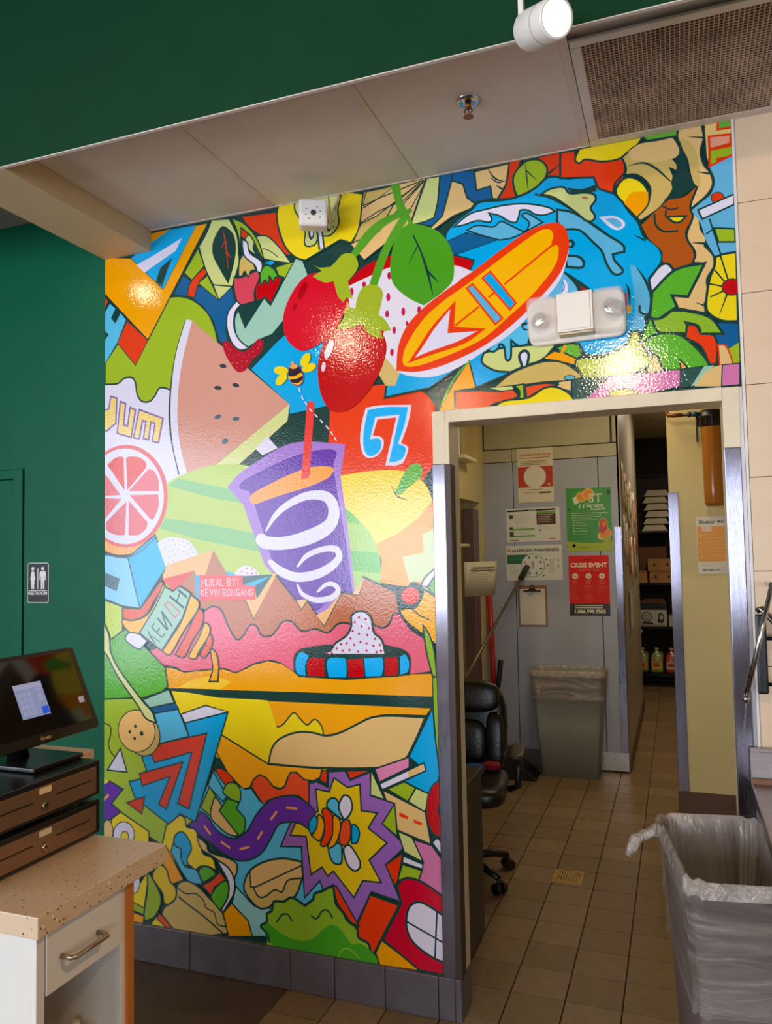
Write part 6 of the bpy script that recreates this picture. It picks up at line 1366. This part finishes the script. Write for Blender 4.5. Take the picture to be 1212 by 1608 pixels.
def cashdrawer(label, z0, z1, sticker):
    o = thing('cash_drawer', label, 'cash drawer', (-1.50, -1.025, z0), (0, 0, 0)); h_ = z1-z0
    MB().box((-.42, -.42, .004), (0, 0, h_)).build('case', mcd_, o, .003)
    f_ = MB().box((-.01, -.405, .012), (.003, -.018, h_-.014)).build('front_panel', mbr, o, .002)
    MB().box((.001, -.165, h_*.50), (.0038, -.046, h_*.50+.0035)).cyl((.001, -.046, h_*.52), (.004, -.046, h_*.52), .003, n=8).build('media_slot', M_bk, f_)
    MB().box((.001, -.395, h_*.50), (.0038, -.240, h_*.50+.0035)).build('media_slot', M_bk, f_)
    MB().cyl((.002, -.203, h_*.36), (.009, -.203, h_*.36), .011, .009, n=20).build('lock', mat('lock_nickel', (176, 160, 130), .25, metal=1), f_)
    MB().cyl((.009, -.203, h_*.36), (.0095, -.203, h_*.36), .004, n=12).build('keyhole', M_bk, f_)
    loft(MB(), [ring(4, .020, .0075, 0, .003), ring(4, .020, .0075, .001, .003)], capb=True, capt=True).build('sticker', flat(sticker), f_, loc=(.0035, -.202, h_*.74), rot=(math.radians(90), 0, math.radians(90)))
    for x in (-.03, -.39):
        for y in (-.03, -.39): MB().cyl((x, y, -.004), (x, y, .006), .012, n=12).build('foot', M_bk, o)
cashdrawer('upper black and bronze cash drawer of the stacked pair', 1.025, 1.121, (222, 196, 150))
cashdrawer('lower black and bronze cash drawer resting on the speckled counter', .924, 1.017, (206, 190, 160))
# touchscreen: local x runs along the screen to the left edge (world -Y), local z up the screen, local y into the screen
n_ = Vector((.9132, 0, .4075)); up = Vector((-.4075, 0, .9132)); lf = Vector((0, -1, 0))
mo_ = thing('touchscreen_monitor', 'black tilted touchscreen register showing a keypad dialog', 'monitor', (0, 0, 0))
mo_.matrix_world = Matrix((lf, -n_, up)).transposed().to_4x4(); mo_.location = (-1.600, -.911, 1.181)
loft(MB(), [ring(5, .205, .124, 0, .012), ring(5, .205, .124, .022, .012), ring(5, .190, .110, .040, .012)], capb=True, capt=True).build('housing', mat('screen_housing', (14, 13, 14), .25, noise=0), mo_, loc=(.203, .0, .124), rot=(math.radians(-90), 0, 0))
ms = mat('screen_glass', (12, 11, 14), .06, noise=0, spec=.6)
MB().box((.020, -.0022, .026), (.386, .0005, .236)).build('screen', ms, mo_, .0004)
def spr(items, mats, name, y):
    b = MB()
    for mi, lay, a in items: b.box((a[0], y-lay*.0003, a[1]), (a[2], y-lay*.0003+.0002, a[3]), mi)
    return b.build(name, mats, mo_)
def glow(n, c, s): return mat('glow_'+n, c, .3, noise=0, emit=c, estr=s)
it = [(0, 1, (.160, .072, .258, .152)), (1, 1, (.160, .152, .258, .167)), (2, 2, (.162, .075, .186, .096))]
for i in range(3):
    for j in range(4): it.append((3, 2, (.206+i*.0165, .080+j*.017, .219+i*.0165, .093+j*.017)))
it += [(3, 2, (.168, .112, .186, .135)), (3, 2, (.168, .140, .184, .150)), (4, 1, (.025, .080, .046, .098))]
spr(it, [glow('dialog', (130, 144, 190), .45), glow('dialog_top', (150, 160, 204), .45), glow('button', (16, 80, 200), .6), glow('key', (142, 156, 200), .45), glow('icon', (150, 146, 166), .4)], 'keypad_dialog', -.0022)
v_, f_ = text_mesh('Ocean', .014, .0003)
MB().add([(.203-p.x*-1*-1, -.0012, .012+p.y) for p in v_], f_, 0).build('brand_lettering', glow('brand', (170, 130, 80), .12), mo_, recalc=False)
st = MB(); st.box((-1.78, -1.20, 1.122), (-1.56, -1.02, 1.135)).build('stand_foot', mat('screen_housing', (14, 13, 14), .25, noise=0), None, .004)
sf = bpy.data.objects['stand_foot']; sf.parent = mo_; sf.matrix_parent_inverse = mo_.matrix_world.inverted() if False else (Matrix.Translation(mo_.location) @ Matrix((lf, -n_, up)).transposed().to_4x4()).inverted()
st = MB(); st.tube([(-1.70, -1.11, 1.13), (-1.72, -1.11, 1.20), (-1.70, -1.11, 1.29)], .028, 14).build('stand_neck', mat('screen_housing', (14, 13, 14), .25, noise=0))
sf = bpy.data.objects['stand_neck']; sf.parent = mo_; sf.matrix_parent_inverse = (Matrix.Translation(mo_.location) @ Matrix((lf, -n_, up)).transposed().to_4x4()).inverted()
# bottles inside the open cabinet
def bottle(label, x, y, z, s_):
    o = thing('pump_bottle', label, 'bottle', (x, y, z), (0, 0, 0), 'small bottles inside the open counter cabinet')
    mm = mat('bottle_white', (222, 206, 182), .35)
    MB().lathe((0, 0, 0), [(0, 0), (.026*s_, .001), (.028*s_, .01), (.028*s_, .062), (.012*s_, .078), (.010*s_, .084)], 20).build('bottle', mm, o)
    MB().cyl((0, 0, .082), (0, 0, .098), .011*s_, n=14).build('cap', mm, o)
bottle('white capped bottle nearer the drawer front in the open cabinet', -1.36, -1.262, .449, 1); bottle('short white bottle behind in the open cabinet', -1.41, -1.215, .449, .8)

# ---- right-hand side: steel work table, wire bracket, chrome rod
tb = thing('steel_table', 'stainless steel work table with backsplash at the right edge', 'table', (0, 0, 0))
MB().box((.19, -.75, .895), (1.2, -.035, .930)).build('table_top', M_steelh, tb, .004)
MB().box((.19, -.050, .930), (1.2, -.030, 1.032)).box((.19, -.056, 1.026), (1.2, -.030, 1.036)).build('backsplash', M_steelh, tb, .002)
o = MB().box((.192, -.066, .930), (1.2, -.050, .945)).build('splash_seam', mat('rust_seam', (130, 84, 56), .5), tb)
for x, y in ((.245, -.072), (1.16, -.09), (1.16, -.70)): MB().cyl((x+(.05 if y == -.072 else 0), y, 0), (x+(.05 if y == -.072 else 0), y, .897), .017, n=14).build('leg', M_steel, tb)
MB().cyl((.36, -.71, 0), (.36, -.71, .897), .017, n=14).build('leg', M_steel, tb)
wr = thing('wire_rack', 'black wire rack end frame with two bars by the steel guard', 'rack', (0, 0, 0))
mbk = mat('rack_gloss', (14, 14, 17), .25, noise=0)
MB().box((.217, -.11, 1.215), (.248, -.095, 1.46)).build('end_plate', mbk, wr, .006)
for z in (1.245, 1.385): MB().cyl((.24, -.10, z), (1.0, -.10, z), .006, n=10).build('bar', mbk, wr)
MB().cyl((.245, -.10, z), (.245, -.006, z), .006, n=8).build('wall_stay', mbk, wr)
MB().tube([(.222, -.115, 1.470), (.235, -.118, 1.478), (.275, -.16, 1.43), (.33, -.20, 1.39)], .010, 12).build('curved_tube', mat('bronze_tube', (150, 140, 132), .25, metal=1), wr)
rr_ = thing('chrome_rod', 'slanting chrome rod with a hanging bead chain at the right edge', 'rod', (0, 0, 0))
MB().cyl((.176, -.19, 1.213), (.262, -.19, 1.56), .0075, n=12).build('rod', mc, rr_)
MB().cyl((.262, -.19, 1.55), (.262, -.006, 1.55), .006, n=10).build('wall_arm', mc, rr_)
MB().cyl((.172, -.19, 1.205), (.180, -.19, 1.222), .010, n=12).build('end_cap', mc, rr_)
b = MB()
for k in range(22): b.lathe((.176-.0006*k, -.185, 1.203-k*.0062), [(0, .0026), (.0024, .001), (.0024, -.001), (0, -.0026)], 6)
b.build('bead_chain', mc, rr_)['kind'] = 'stuff'
bpy.context.view_layer.update()
